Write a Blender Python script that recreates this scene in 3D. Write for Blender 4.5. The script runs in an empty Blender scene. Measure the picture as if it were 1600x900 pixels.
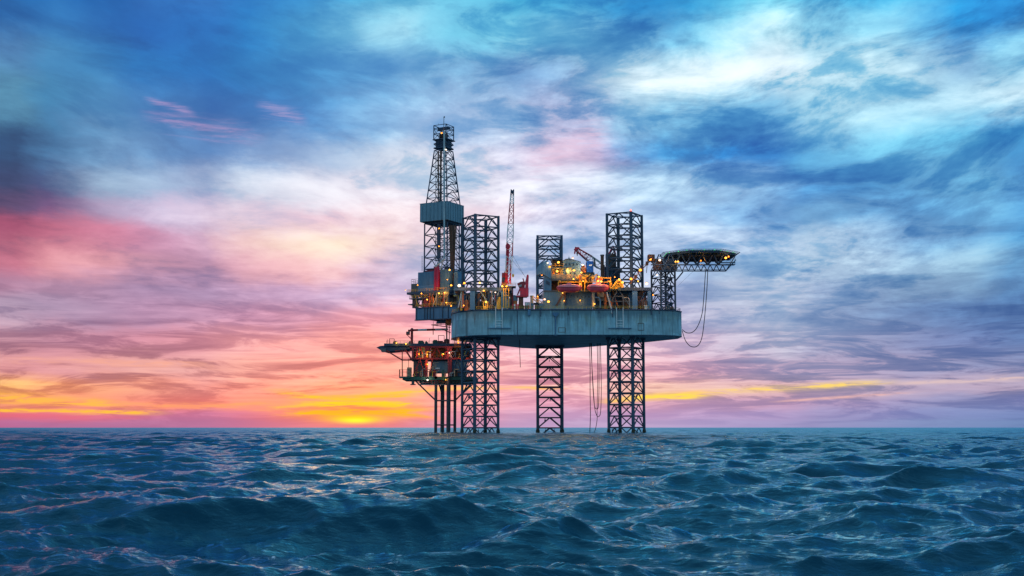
import bpy, math, random
import numpy as np
from mathutils import Vector, Matrix

random.seed(7)
SC = bpy.context.scene
COL = SC.collection

# ------------------------------------------------------------------ camera
F = 1903.0                       # focal length in pixels of a 1600 px wide frame
TH = math.atan(218.0 / F)        # horizon 218 px under the middle
EYE = 2.6
cam_d = bpy.data.cameras.new('camera')
cam_d.sensor_width = 36.0
cam_d.lens = 36.0 * F / 1600.0
cam_d.clip_start = 0.5
cam_d.clip_end = 60000.0
cam = bpy.data.objects.new('camera', cam_d)
COL.objects.link(cam)
cam.location = (0, 0, EYE)
cam.rotation_euler = (math.pi / 2 + TH, 0, 0)
SC.camera = cam

def P(px, py, Y):
    """Point at distance Y seen in the photograph at (px, py)."""
    xc = (px - 800) / F
    yc = (450 - py) / F
    d = math.cos(TH) - yc * math.sin(TH)
    return Vector((xc / d * Y, Y, EYE + (math.sin(TH) + yc * math.cos(TH)) / d * Y))

def azel(px, py):
    v = P(px, py, 1.0) - Vector((0, 0, EYE))
    return math.atan2(v.x, v.y), math.atan2(v.z, math.hypot(v.x, v.y))

# ------------------------------------------------------------------ world
def lin(c):
    r = []
    for v in c:
        v = v / 255.0
        r.append(v / 12.92 if v <= 0.04045 else ((v + 0.055) / 1.055) ** 2.4)
    return r

ROWS = [0, 60, 120, 180, 240, 300, 340, 380, 420, 460, 500, 540, 580, 610, 630, 650, 662]
SKY = '''
28,100,165 25,100,170 30,95,165 55,110,180 45,120,190 60,145,205 95,175,215 120,190,225 75,170,215 80,165,215 40,130,195 55,140,195 110,185,220 60,150,205 60,150,205 40,125,190 15,90,165
75,110,170 80,135,185 20,85,160 25,100,175 40,125,190 90,165,210 165,215,240 100,180,220 130,200,230 130,180,215 110,165,210 130,190,225 190,225,240 130,190,225 180,225,245 30,120,190 90,170,215
110,160,190 60,125,175 50,125,180 35,115,185 40,120,185 70,140,200 90,150,205 130,175,215 110,150,200 130,160,205 200,225,240 210,235,245 215,235,248 200,230,245 200,230,245 205,230,245 215,240,250
30,70,120 80,140,185 100,145,195 60,115,180 60,115,180 75,130,190 130,170,215 160,185,225 170,190,225 175,170,210 130,180,220 70,150,205 75,155,210 150,200,230 100,170,215 80,155,205 70,150,205
15,45,95 70,100,150 130,165,205 80,120,175 110,140,190 160,180,215 205,215,235 225,225,240 200,200,230 200,170,200 60,130,190 40,120,190 25,105,185 80,155,210 120,180,220 110,175,215 50,120,185
60,75,120 80,90,140 180,200,225 150,165,205 205,215,235 230,225,240 235,225,240 225,225,240 205,205,230 200,210,235 160,190,225 160,190,225 130,170,215 60,120,185 70,130,190 110,165,210 90,145,200
130,70,115 150,90,140 190,150,190 210,185,215 225,200,220 235,190,210 240,210,220 235,205,220 220,205,225 180,190,225 150,175,215 120,155,205 100,145,200 130,175,215 80,130,185 100,150,200 60,125,185
190,90,125 220,130,150 205,120,150 165,125,170 240,190,190 255,220,195 245,205,205 220,205,225 190,195,225 175,190,225 165,185,220 175,195,230 185,205,235 190,210,235 130,165,210 110,150,195 80,130,180
170,120,150 215,160,175 210,160,180 155,125,165 210,155,180 240,175,185 190,180,215 185,190,220 170,185,220 175,190,225 165,180,220 130,160,205 170,195,225 165,190,220 150,180,215 160,190,215 90,140,190
150,115,155 130,110,160 130,115,165 150,130,175 160,135,180 170,145,190 185,170,210 185,175,210 175,180,215 178,185,220 180,190,225 160,175,210 195,205,230 130,155,200 110,140,185 90,125,175 75,115,170
165,150,180 150,130,165 160,125,165 170,130,170 180,130,170 200,140,170 235,150,170 235,160,185 200,160,200 195,180,215 200,195,225 175,180,215 180,190,220 120,145,190 100,130,180 70,110,170 65,105,165
175,115,140 175,115,145 185,120,150 200,130,155 235,155,165 245,150,155 250,150,150 245,160,175 235,165,190 228,175,200 225,185,210 180,165,200 175,175,205 150,155,195 130,140,185 105,125,180 90,120,175
200,130,140 190,125,145 200,140,145 185,130,145 225,145,145 245,140,140 250,145,140 250,155,150 240,165,180 235,165,185 230,165,185 200,155,185 175,155,190 170,155,190 150,145,185 125,135,180 120,130,175
250,165,95 250,150,110 235,140,120 220,130,135 240,135,130 245,140,120 248,145,120 250,140,150 235,165,190 235,165,185 240,180,165 220,170,170 210,165,175 190,160,180 160,150,185 170,150,180 165,150,180
235,130,110 240,130,110 240,130,120 235,120,125 240,130,120 245,130,105 245,138,120 240,150,150 225,160,190 220,160,190 215,160,185 190,155,190 190,150,185 160,145,190 140,140,190 120,135,185 115,130,185
210,90,120 215,95,130 200,110,150 180,110,160 200,110,145 240,120,105 235,125,125 220,140,170 195,160,200 190,160,205 190,160,205 170,150,200 165,150,200 145,145,195 130,140,195 115,135,190 105,130,185
170,100,150 165,105,155 160,105,155 165,110,160 180,110,155 225,120,130 220,120,140 190,140,175 180,155,200 175,160,205 175,160,205 165,155,205 155,150,200 140,145,195 125,145,195 115,140,190 105,135,185
'''
grid = [[lin([float(v) for v in c.split(',')]) for c in r.split()] for r in SKY.strip().split('\n')]
G = np.array(grid)               # rows x 17 x 3, linear

def sky_at(px, py):
    px = min(max(px / 100.0, 0), 15.999)
    i = int(px); fx = px - i
    py = min(max(py, 0), 661.9)
    j = max(k for k in range(len(ROWS)) if ROWS[k] <= py)
    j = min(j, len(ROWS) - 2)
    fy = min(1, (py - ROWS[j]) / (ROWS[j + 1] - ROWS[j]))
    a = G[j][i] * (1 - fx) + G[j][i + 1] * fx
    b = G[j + 1][i] * (1 - fx) + G[j + 1][i + 1] * fx
    return a * (1 - fy) + b * fy

def px_of(az, el):
    # inverse of azel
    v = Vector((math.sin(az) * math.cos(el), math.cos(az) * math.cos(el), math.sin(el)))
    yy = v.y * math.cos(TH) + v.z * math.sin(TH)
    zz = -v.y * math.sin(TH) + v.z * math.cos(TH)
    return 800 + F * v.x / yy, 450 - F * zz / yy

world = bpy.data.worlds.new('World')
SC.world = world
world.use_nodes = True
NT = world.node_tree
NT.nodes.clear()

class NG:
    """Small helper that chains shader nodes."""
    def __init__(s, nt): s.nt = nt
    def node(s, t, **kw):
        n = s.nt.nodes.new(t)
        for k, v in kw.items(): setattr(n, k, v)
        return n
    def put(s, sock, v):
        if v is None: return
        if hasattr(v, 'is_linked'): s.nt.links.new(v, sock)
        else: sock.default_value = v
    def m(s, op, a, b=None, c=None, clamp=False):
        n = s.node('ShaderNodeMath', operation=op, use_clamp=clamp)
        s.put(n.inputs[0], a); s.put(n.inputs[1], b); s.put(n.inputs[2], c)
        return n.outputs[0]
    def mr(s, v, a, b, c=0.0, d=1.0, smooth=False):
        n = s.node('ShaderNodeMapRange')
        if smooth: n.interpolation_type = 'SMOOTHSTEP'
        for i, x in enumerate((v, a, b, c, d)): s.put(n.inputs[i], x)
        return n.outputs[0]
    def xyz(s, x, y, z):
        n = s.node('ShaderNodeCombineXYZ')
        s.put(n.inputs[0], x); s.put(n.inputs[1], y); s.put(n.inputs[2], z)
        return n.outputs[0]
    def sep(s, v):
        n = s.node('ShaderNodeSeparateXYZ'); s.put(n.inputs[0], v)
        return n.outputs
    def noise(s, v, scale, detail=4, rough=0.55, dist=0.0, dim='3D'):
        n = s.node('ShaderNodeTexNoise', noise_dimensions=dim)
        s.put(n.inputs['Vector'], v)
        n.inputs['Scale'].default_value = scale; n.inputs['Detail'].default_value = detail
        n.inputs['Roughness'].default_value = rough; n.inputs['Distortion'].default_value = dist
        return n.outputs['Fac']
    def mix(s, f, a, b, mode='MIX'):
        n = s.node('ShaderNodeMix', data_type='RGBA', blend_type=mode)
        s.put(n.inputs[0], f); s.put(n.inputs[6], a); s.put(n.inputs[7], b)
        return n.outputs[2]
    def ramp(s, f, stops, mode='LINEAR'):
        n = s.node('ShaderNodeValToRGB'); s.put(n.inputs[0], f)
        r = n.color_ramp; r.interpolation = mode
        r.elements[0].position = stops[0][0]; r.elements[0].color = (*stops[0][1], 1)
        r.elements[1].position = stops[-1][0]; r.elements[1].color = (*stops[-1][1], 1)
        for p, c in stops[1:-1]:
            e = r.elements.new(p); e.color = (*c, 1)
        return n.outputs[0]

g = NG(NT)
tc = g.node('ShaderNodeTexCoord').outputs['Generated']
x, y, z = g.sep(tc)
az = g.m('ARCTAN2', x, y)
el = g.m('ARCTAN2', z, g.m('SQRT', g.m('ADD', g.m('MULTIPLY', x, x), g.m('MULTIPLY', y, y))))
# clouds lie on a high layer: project the view direction onto it
zc = g.m('ADD', g.m('MAXIMUM', z, 0.0), 0.09)
cx = g.m('DIVIDE', x, zc)
cy = g.m('DIVIDE', y, zc)
cl = g.xyz(cx, g.m('MULTIPLY', cy, 0.62), 0.0)
# fans of cirrus: streaks run along a line that turns with the bearing
big = g.noise(cl, 0.9, 3, 0.5)
sep_w = g.node('ShaderNodeTexNoise'); g.put(sep_w.inputs['Vector'], cl)
sep_w.inputs['Scale'].default_value = 1.6; sep_w.inputs['Detail'].default_value = 9; sep_w.inputs['Roughness'].default_value = 0.66
wr, wg, wb = g.sep(sep_w.outputs['Color'])
amp = g.mr(el, 0.0, 0.22, 0.12, 1.0)
azw = g.m('ADD', az, g.m('MULTIPLY', g.m('SUBTRACT', wr, 0.5), g.m('MULTIPLY', amp, 0.10)))
elw = g.m('ADD', el, g.m('MULTIPLY', g.m('SUBTRACT', wg, 0.5), g.m('MULTIPLY', amp, 0.07)))

# colour bands at constant elevation, each a ramp over the bearing
AZ0, AZ1 = -3.15, 3.15
az_n = g.mr(azw, AZ0, AZ1)
els = [azel(800, r)[1] for r in ROWS] 
behind = [(-3.1, (0.44, 0.66, 0.86)), (-2.0, (0.42, 0.64, 0.86)), (-1.2, (0.30, 0.44, 0.70)), (-0.75, (0.2, 0.3, 0.5))]
behind_r = [(0.75, (0.13, 0.33, 0.58)), (1.2, (0.28, 0.5, 0.72)), (2.0, (0.42, 0.66, 0.88)), (3.1, (0.44, 0.66, 0.86))]
def band(e):
    st = []
    for a, c in behind: st.append(((a - AZ0) / (AZ1 - AZ0), c))
    for k in range(23):
        a = math.radians(-22.8 + 45.6 * k / 22)
        p, q = px_of(a, e)
        st.append(((a - AZ0) / (AZ1 - AZ0), tuple(sky_at(p, q))))
    for a, c in behind_r: st.append(((a - AZ0) / (AZ1 - AZ0), c))
    return st
colr = None
order = list(range(len(ROWS)))[::-1]     # from the horizon up
prev = None
for j in order:
    c = g.ramp(az_n, band(els[j]), 'B_SPLINE' if False else 'EASE')
    if colr is None: colr = c
    else:
        f = g.mr(elw, els[prev], els[j], smooth=True)
        colr = g.mix(f, colr, c)
    prev = j
# overhead
colr = g.mix(g.mr(elw, els[0], 0.85, smooth=True), colr, (0.13, 0.40, 0.66, 1))

# fine cloud structure: thin lit veils and darker bellies
def edgy(v, lo_, hi_): return g.m('SUBTRACT', g.mr(v, lo_, hi_, 0, 1, smooth=True), 0.5)
s1 = g.noise(g.xyz(g.m('ADD', cx, g.m('MULTIPLY', cy, 0.12)), g.m('MULTIPLY', cy, 0.85), 3.7), 2.4, 10, 0.58, 0.35)
s3 = g.noise(g.xyz(g.m('SUBTRACT', cx, g.m('MULTIPLY', cy, 0.2)), g.m('MULTIPLY', cy, 0.9), 13.7), 6.5, 8, 0.60, 0.25)
patch = g.mr(g.noise(g.xyz(cx, g.m('MULTIPLY', cy, 0.5), 21.0), 1.3, 2, 0.5), 0.38, 0.60, 0.1, 1.5, smooth=True)
rightness = g.mr(az, -0.25, 0.10, 0.45, 1.2, smooth=True)
s2 = g.noise(g.xyz(g.m('MULTIPLY', az, 5.0), g.m('MULTIPLY', el, 36.0), 1.3), 2.0, 10, 0.64, 0.8)
bend = g.m('SUBTRACT', el, g.m('MULTIPLY', g.m('MULTIPLY', az, az), g.mr(el, 0.02, 0.2, 0.0, 0.26)))
s2b = g.noise(g.xyz(g.m('MULTIPLY', az, 6.0), g.m('MULTIPLY', bend, 17.0), 9.3), 1.5, 10, 0.62, 0.45)
s2d = g.noise(g.xyz(g.m('MULTIPLY', az, 15.0), g.m('MULTIPLY', bend, 30.0), 2.3), 1.8, 9, 0.62, 0.35)
s2c = g.noise(g.xyz(g.m('MULTIPLY', az, 6.0), g.m('MULTIPLY', el, 110.0), 5.3), 2.0, 8, 0.62, 0.9)
lowf = g.mr(el, 0.03, 0.15, 1.0, 0.0, smooth=True)
hi = g.m('MULTIPLY', g.m('ADD', g.m('MULTIPLY', edgy(s1, 0.42, 0.58), 0.35), g.m('MULTIPLY', g.m('SUBTRACT', s1, 0.5), 0.9)), rightness)
hi = g.m('ADD', hi, g.m('MULTIPLY', g.m('MULTIPLY', g.m('SUBTRACT', s3, 0.5), 1.5), patch))
streaky = g.m('ADD', g.m('MULTIPLY', edgy(s2b, 0.42, 0.58), 0.55), g.m('MULTIPLY', g.m('SUBTRACT', s2b, 0.5), 1.2))
streaky = g.m('ADD', streaky, g.m('MULTIPLY', g.m('SUBTRACT', s2d, 0.5), 1.0))
hi = g.m('ADD', hi, g.m('MULTIPLY', streaky, g.m('MULTIPLY', rightness, 0.95)))
lo = g.m('ADD', g.m('MULTIPLY', edgy(s2, 0.44, 0.56), 0.75), g.m('MULTIPLY', g.m('SUBTRACT', s2, 0.5), 2.0))
lo = g.m('ADD', lo, g.m('MULTIPLY', g.m('SUBTRACT', s2c, 0.5), 1.3))
det = g.m('ADD', g.m('MULTIPLY', hi, g.m('SUBTRACT', 1.0, lowf)), g.m('MULTIPLY', lo, lowf))
det = g.m('MULTIPLY', g.m('ADD', det, g.mr(el, 0.05, 0.15, 0.0, 0.17)), g.mr(el, 0.0, 0.035, 0.08, 0.80))
gain = g.m('POWER', 2.718, g.m('MULTIPLY', det, 0.95))
blueness = g.m('MULTIPLY', g.mr(el, 0.06, 0.16, 0, 1, smooth=True), g.mr(az, -0.22, 0.05, 0.8, 1.0, smooth=True))
gmin = g.m('MINIMUM', gain, 1.0); gmax = g.m('MAXIMUM', gain, 1.0)
blueness = g.m('MAXIMUM', blueness, g.m('MULTIPLY', g.mr(az, 0.03, 0.24, 0.0, 0.85, smooth=True), g.mr(el, 0.0, 0.05, 0.4, 1.0)))
def tone(a0, a1, b0, b1):
    return g.m('MULTIPLY', g.m('POWER', gmin, g.mr(blueness, 0, 1, a0, a1)), g.m('POWER', gmax, g.mr(blueness, 0, 1, b0, b1)))
colr2 = g.mix(1.0, colr, g.xyz(tone(1.05, 2.0, 1.0, 0.75), tone(1.15, 0.93, 1.0, 0.72), tone(0.7, 0.42, 0.7, 0.55)), 'MULTIPLY')
cr = g.mr(el, 0.05, 0.16, 1.0, 1.22, smooth=True); cg = g.mr(el, 0.05, 0.16, 1.0, 1.15, smooth=True)
r0, g0, b0 = g.sep(colr2)
colr2 = g.xyz(g.m('MULTIPLY', g.m('POWER', r0, cr), cg), g.m('MULTIPLY', g.m('POWER', g0, g.mr(cr, 1.0, 1.22, 1.0, 1.16)), cg), g.m('MULTIPLY', g.m('POWER', b0, cr), cg))
# lit veils turn pale instead of over-bright
rr, gg, bb = g.sep(colr2)
def soft(v, k):
    # v / (1 + (v/k)^3)^(1/3) rolls off at k
    return g.m('DIVIDE', v, g.m('POWER', g.m('ADD', 1.0, g.m('POWER', g.m('DIVIDE', v, k), 3.0)), 0.3333))
colr2 = g.xyz(soft(rr, 1.05), soft(gg, 1.12), soft(bb, 1.25))

# glowing streaks of cloud lit from below the horizon
def streak(colin, px0, py0, px1, py1, w, col, brk=0.5, seed=0.0, gain_=1.0):
    a0, e0 = azel(px0, py0); a1, e1 = azel(px1, py1)
    sl = (e1 - e0) / (a1 - a0)
    line = g.m('ADD', g.m('MULTIPLY', g.m('SUBTRACT', az, a0), sl), e0)
    n = g.noise(g.xyz(g.m('MULTIPLY', az, 14.0), g.m('MULTIPLY', el, 120.0), seed), 1.0, 5, 0.6, 0.8)
    d = g.m('DIVIDE', g.m('SUBTRACT', el, line), w / F)
    d = g.m('ADD', d, g.m('MULTIPLY', g.m('SUBTRACT', n, 0.5), brk * 4))
    v = g.m('POWER', 2.718, g.m('MULTIPLY', g.m('MULTIPLY', d, d), -1.0))
    mid = (a0 + a1) / 2; half = abs(a1 - a0) / 2
    e = g.m('DIVIDE', g.m('ABSOLUTE', g.m('SUBTRACT', az, mid)), half)
    v = g.m('MULTIPLY', v, g.mr(e, 0.55, 1.15, 1.0, 0.0, smooth=True))
    n2 = g.noise(g.xyz(g.m('MULTIPLY', az, 30.0), g.m('MULTIPLY', el, 330.0), seed + 40), 1.0, 6, 0.65, 1.0)
    v = g.m('MULTIPLY', v, g.mr(n2, 0.36, 0.60, 0.25, 1.35, smooth=True))
    v = g.m('MULTIPLY', v, gain_, clamp=True)
    return g.mix(v, colin, (*lin(col), 1))
S = colr2
S = streak(S, 930, 628, 1120, 612, 5, (255, 205, 120), 0.5, 1.0)
S = streak(S, 980, 622, 1110, 617, 4, (255, 220, 90), 0.5, 8.0)
S = streak(S, 1090, 614, 1400, 596, 4, (250, 215, 120), 0.5, 2.0, 0.9)
S = streak(S, 1200, 628, 1430, 613, 2, (235, 185, 180), 0.5, 3.0, 0.7)
S = streak(S, 1380, 600, 1640, 589, 4, (215, 190, 195), 0.6, 4.0, 0.8)
S = streak(S, -60, 618, 200, 632, 6, (255, 185, 80), 0.6, 5.0)
S = streak(S, -60, 640, 260, 645, 3, (255, 190, 70), 0.7, 6.0)
S = streak(S, -60, 652, 240, 652, 3, (225, 95, 120), 0.8, 7.0, 0.3)
S = streak(S, 400, 640, 700, 606, 4, (255, 195, 80), 1.1, 11.0, 0.9)
S = streak(S, 450, 622, 660, 618, 2.5, (255, 190, 50), 1.2, 21.0, 0.9)
S = streak(S, 520, 638, 700, 655, 3, (255, 170, 60), 1.1, 22.0, 0.8)
S = streak(S, 40, 622, 420, 640, 4, (255, 165, 110), 1.0, 23.0, 0.6)
S = streak(S, 200, 640, 470, 628, 3, (255, 160, 110), 1.2, 24.0, 0.6)
S = streak(S, 380, 545, 720, 515, 7, (255, 175, 175), 1.4, 25.0, 0.6)
S = streak(S, 0, 560, 360, 575, 6, (235, 165, 150), 1.4, 26.0, 0.6)
S = streak(S, 420, 608, 640, 640, 4, (255, 195, 60), 0.9, 12.0, 0.9)
S = streak(S, 430, 646, 680, 642, 5, (255, 190, 30), 0.8, 13.0)
S = streak(S, 480, 632, 660, 630, 4, (255, 215, 40), 0.8, 14.0)
S = streak(S, 640, 608, 900, 605, 4, (255, 195, 120), 0.6, 15.0, 0.7)
S = streak(S, 225, 180, 410, 215, 9, (175, 150, 200), 1.6, 16.0, 0.45)
S = streak(S, 225, 155, 305, 178, 5, (180, 155, 205), 1.5, 17.0, 0.45)
S = streak(S, 400, 165, 480, 188, 7, (165, 158, 208), 1.6, 18.0, 0.45)
S = streak(S, 820, 262, 955, 205, 22, (228, 195, 220), 0.9, 19.0, 0.45)
# the sun just at the sea's edge behind thin cloud
def glow(colin, px, py, wx, wy, col, k):
    a0, e0 = azel(px, py)
    da = g.m('DIVIDE', g.m('SUBTRACT', az, a0), wx / F)
    de = g.m('DIVIDE', g.m('SUBTRACT', el, e0), wy / F)
    v = g.m('POWER', 2.718, g.m('MULTIPLY', g.m('ADD', g.m('MULTIPLY', da, da), g.m('MULTIPLY', de, de)), -1.0))
    return g.mix(g.m('MULTIPLY', v, k), colin, (*lin(col), 1))
S = glow(S, 555, 645, 90, 16, (255, 125, 70), 0.35)
S = glow(S, 556, 654, 48, 6, (255, 205, 0), 1.0)
S = glow(S, 556, 657, 24, 4, (255, 248, 60), 1.0)
# sea haze below the horizon (only seen by reflections)
S = g.mix(g.mr(el, -0.02, -0.002), (0.02, 0.06, 0.09, 1), S)
# clear air between the clouds
sky = g.node('ShaderNodeTexSky')
sky.sky_type = 'NISHITA'; sky.sun_disc = False
SUN_AZ, SUN_EL = azel(556, 655)
SUN_EL = max(SUN_EL, math.radians(0.8))
sky.sun_elevation = SUN_EL; sky.sun_rotation = SUN_AZ
bg1 = g.node('ShaderNodeBackground'); g.put(bg1.inputs[0], S); bg1.inputs[1].default_value = 1.0
bg2 = g.node('ShaderNodeBackground'); g.put(bg2.inputs[0], sky.outputs[0]); bg2.inputs[1].default_value = 0.01
ad = g.node('ShaderNodeAddShader'); NT.links.new(bg1.outputs[0], ad.inputs[0]); NT.links.new(bg2.outputs[0], ad.inputs[1])
wo = g.node('ShaderNodeOutputWorld'); NT.links.new(ad.outputs[0], wo.inputs[0])
world.cycles.sampling_method = 'MANUAL'
world.cycles.sample_map_resolution = 512

# ------------------------------------------------------------------ sun
sd = bpy.data.lights.new('sun', 'SUN')
sd.energy = 0.045; sd.angle = math.radians(10.0); sd.color = (1.0, 0.52, 0.25)
so = bpy.data.objects.new('sun', sd); COL.objects.link(so)
dv = Vector((math.sin(SUN_AZ) * math.cos(SUN_EL), math.cos(SUN_AZ) * math.cos(SUN_EL), math.sin(SUN_EL)))
so.rotation_euler = dv.to_track_quat('Z', 'Y').to_euler()
so.location = (0, 0, 200)

SC.view_settings.view_transform = 'Standard'
SC.view_settings.look = 'None'
SC.view_settings.exposure = 0.0
SC.view_settings.gamma = 1.0
SC.view_settings.use_curve_mapping = False
SC.cycles.use_denoising = True
SC.cycles.max_bounces = 5
SC.cycles.diffuse_bounces = 2
SC.cycles.glossy_bounces = 3
SC.cycles.sample_clamp_indirect = 3.0
SC.cycles.sample_clamp_direct = 6.0

# ------------------------------------------------------------------ materials
def material(name):
    m = bpy.data.materials.new(name); m.use_nodes = True
    nt = m.node_tree
    return m, NG(nt), nt.nodes['Principled BSDF']

# ------------------------------------------------------------------ sea
def wave_tile(N, L, kmin, kmax, wind, wdir, seed, target_rms):
    rng = np.random.default_rng(seed)
    k1 = np.fft.fftfreq(N, 1.0 / N) * 2 * np.pi / L
    kx, ky = np.meshgrid(k1, k1, indexing='ij')
    k = np.hypot(kx, ky); k[0, 0] = 1e-6
    kp = 9.81 / wind ** 2
    ph = np.exp(-1.25 * (kp / k) ** 2) / k ** 3.7
    c = (kx * math.cos(wdir) + ky * math.sin(wdir)) / k
    ph *= 0.05 + np.abs(c) ** 5.0
    ph *= 1 / (1 + np.exp(-(k - kmin) / (0.12 * kmin))) * 1 / (1 + np.exp((k - kmax) / (0.12 * kmax)))
    ph[0, 0] = 0
    h = (rng.normal(size=(N, N)) + 1j * rng.normal(size=(N, N))) * np.sqrt(ph)
    H = np.fft.ifft2(h).real
    s = target_rms / H.std()
    Dx = np.fft.ifft2(1j * kx / k * h).real * s
    Dy = np.fft.ifft2(1j * ky / k * h).real * s
    return H * s, Dx, Dy

def sample(t, X, Yv, N, L):
    u = (X / L) % 1.0 * N; v = (Yv / L) % 1.0 * N
    i = np.floor(u).astype(np.int64); j = np.floor(v).astype(np.int64)
    fu = u - i; fv = v - j
    i %= N; j %= N; i2 = (i + 1) % N; j2 = (j + 1) % N
    return [a[i, j] * (1 - fu) * (1 - fv) + a[i2, j] * fu * (1 - fv) + a[i, j2] * (1 - fu) * fv + a[i2, j2] * fu * fv for a in t]

def make_sea():
    fine = np.radians(np.arange(-29, 29.001, 0.055))
    a = np.concatenate([np.radians(np.arange(-180, -29, 3.0)), fine, np.radians(np.arange(32, 180, 3.0))])
    nA = len(a)
    r = [5.0]
    while r[-1] < 2600: r.append(r[-1] * 1.0060)
    while r[-1] < 42000: r.append(r[-1] * 1.08)
    r = np.array(r); nR = len(r)
    A, R = np.meshgrid(a, r, indexing='ij')
    X = np.sin(A) * R; Y = np.cos(A) * R
    Z = np.zeros_like(X); DX = np.zeros_like(X); DY = np.zeros_like(X)
    sp = R * 0.006
    for (N, L, k0, k1, wind, wd, seed, rms, ch, rot) in SEA_TILES:
        t = wave_tile(N, L, k0, k1, wind, wd, seed, rms)
        c, s = math.cos(rot), math.sin(rot)
        Xr = X * c + Y * s; Yr = -X * s + Y * c
        h, dx, dy = sample(t, Xr + 13.7 * seed, Yr + 5.1 * seed, N, L)
        # waves finer than the sheet fade out with distance
        lam = 2 * np.pi / (k1 * 0.55)
        fade = np.clip((lam * 1.1 / sp - 0.6) / 1.6, 0, 1) if SEA_FADE else 1.0
        fade = fade * np.clip((9000 - R) / 5000, 0, 1)
        Z += h * fade
        DX += (dx * c - dy * s) * ch * fade; DY += (dx * s + dy * c) * ch * fade
    for (sx, sy, la, ac, hh, tr) in SWELLS:
        c, sn = math.cos(tr), math.sin(tr); ex = (X - sx) * c + (Y - sy) * sn; ey = -(X - sx) * sn + (Y - sy) * c
        ey = ey + 0.06 * ex * ex / la
        Z += 1.35 * hh * np.exp(-(ex / la) ** 2) * np.exp(-(ey / np.where(ey < 0, ac * 0.8, ac * 1.4)) ** 2)
    far = np.radians(30); side = np.clip((np.abs(A) - far) / 0.2, 0, 1)
    Z *= 1 - side; DX *= 1 - side; DY *= 1 - side
    Z -= R * R / (2 * 6.371e6) * 0.0
    co = np.stack([X + DX, Y + DY, Z], -1).reshape(-1, 3).astype(np.float32)
    idx = np.arange(nA * nR).reshape(nA, nR)
    nxt = np.roll(idx, -1, axis=0)
    q = np.stack([idx[:, :-1], nxt[:, :-1], nxt[:, 1:], idx[:, 1:]], -1).reshape(-1, 4)
    # the hub under the camera
    hub = len(co); co = np.vstack([co, [[0, 0, 0]]]).astype(np.float32)
    tri = np.stack([idx[:, 0], np.full(nA, hub), nxt[:, 0]], -1)
    loops = np.concatenate([q.ravel(), tri.ravel()]).astype(np.int32)
    starts = np.concatenate([np.arange(len(q)) * 4, len(q) * 4 + np.arange(nA) * 3]).astype(np.int32)
    me = bpy.data.meshes.new('sea')
    me.vertices.add(len(co)); me.vertices.foreach_set('co', co.ravel())
    me.loops.add(len(loops)); me.loops.foreach_set('vertex_index', loops)
    me.polygons.add(len(starts)); me.polygons.foreach_set('loop_start', starts)
    me.polygons.foreach_set('use_smooth', np.ones(len(starts), dtype=bool))
    me.update(calc_edges=True)
    ob = bpy.data.objects.new('sea', me); COL.objects.link(ob)
    ob['kind'] = 'structure'
    m, n, b = material('sea_water')
    pos = n.node('ShaderNodeNewGeometry').outputs['Position']
    px_, py_, pz_ = n.sep(pos)
    n1 = n.noise(n.xyz(n.m('MULTIPLY', px_, 0.55), py_, 0.0), 2.2, 7, 0.62, 0.3)
    n2 = n.noise(n.xyz(n.m('MULTIPLY', px_, 0.6), py_, 5.0), 0.35, 5, 0.6, 0.2)
    bm = n.node('ShaderNodeBump'); bm.inputs['Strength'].default_value = 1.0
    bm.inputs['Distance'].default_value = 0.075
    n.put(bm.inputs['Height'], n1)
    bm2 = n.node('ShaderNodeBump'); bm2.inputs['Strength'].default_value = 1.0
    bm2.inputs['Distance'].default_value = 0.22
    n.put(bm2.inputs['Height'], n2)
    n.nt.links.new(bm.outputs[0], bm2.inputs['Normal'])
    nrm = bm2.outputs[0]
    # ripples too small for the sheet roughen the far water
    rad = n.m('SQRT', n.m('ADD', n.m('MULTIPLY', px_, px_), n.m('MULTIPLY', py_, py_)))
    ro = n.mr(n.m('LOGARITHM', rad, 10.0), 1.9, 3.3, 0.05, 0.34)
    n.nt.nodes.remove(b)
    fr = n.node('ShaderNodeFresnel'); fr.inputs['IOR'].default_value = 1.34; n.put(fr.inputs['Normal'], nrm)
    di = n.node('ShaderNodeBsdfDiffuse'); di.inputs['Color'].default_value = (0.0, 0.025, 0.050, 1); n.put(di.inputs['Normal'], nrm)
    gl = n.node('ShaderNodeBsdfGlossy'); gl.inputs['Color'].default_value = (0.68, 0.93, 1.0, 1); n.put(gl.inputs['Normal'], nrm); n.put(gl.inputs['Roughness'], ro)
    mx = n.node('ShaderNodeMixShader'); n.put(mx.inputs[0], n.m('MULTIPLY', fr.outputs[0], n.mr(n.m('LOGARITHM', rad, 10.0), 1.9, 3.2, 1.0, 0.66)))
    n.nt.links.new(di.outputs[0], mx.inputs[1]); n.nt.links.new(gl.outputs[0], mx.inputs[2])
    out = [q for q in n.nt.nodes if q.type == 'OUTPUT_MATERIAL'][0]
    n.nt.links.new(mx.outputs[0], out.inputs[0])
    me.materials.append(m)
    return ob
#       N    L      kmin   kmax   wind  dir   seed rms   chop rot
SEA_TILES = [
    (512, 310.0, 0.05, 0.9, 4.9, 1.50, 3, 0.235, 1.0, 0.0),
    (512, 83.0, 0.9, 4.5, 4.4, 1.75, 5, 0.118, 1.05, 0.3),
    (512, 23.0, 4.5, 22.0, 4.4, 1.35, 8, 0.028, 1.0, -0.3),
]
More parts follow.
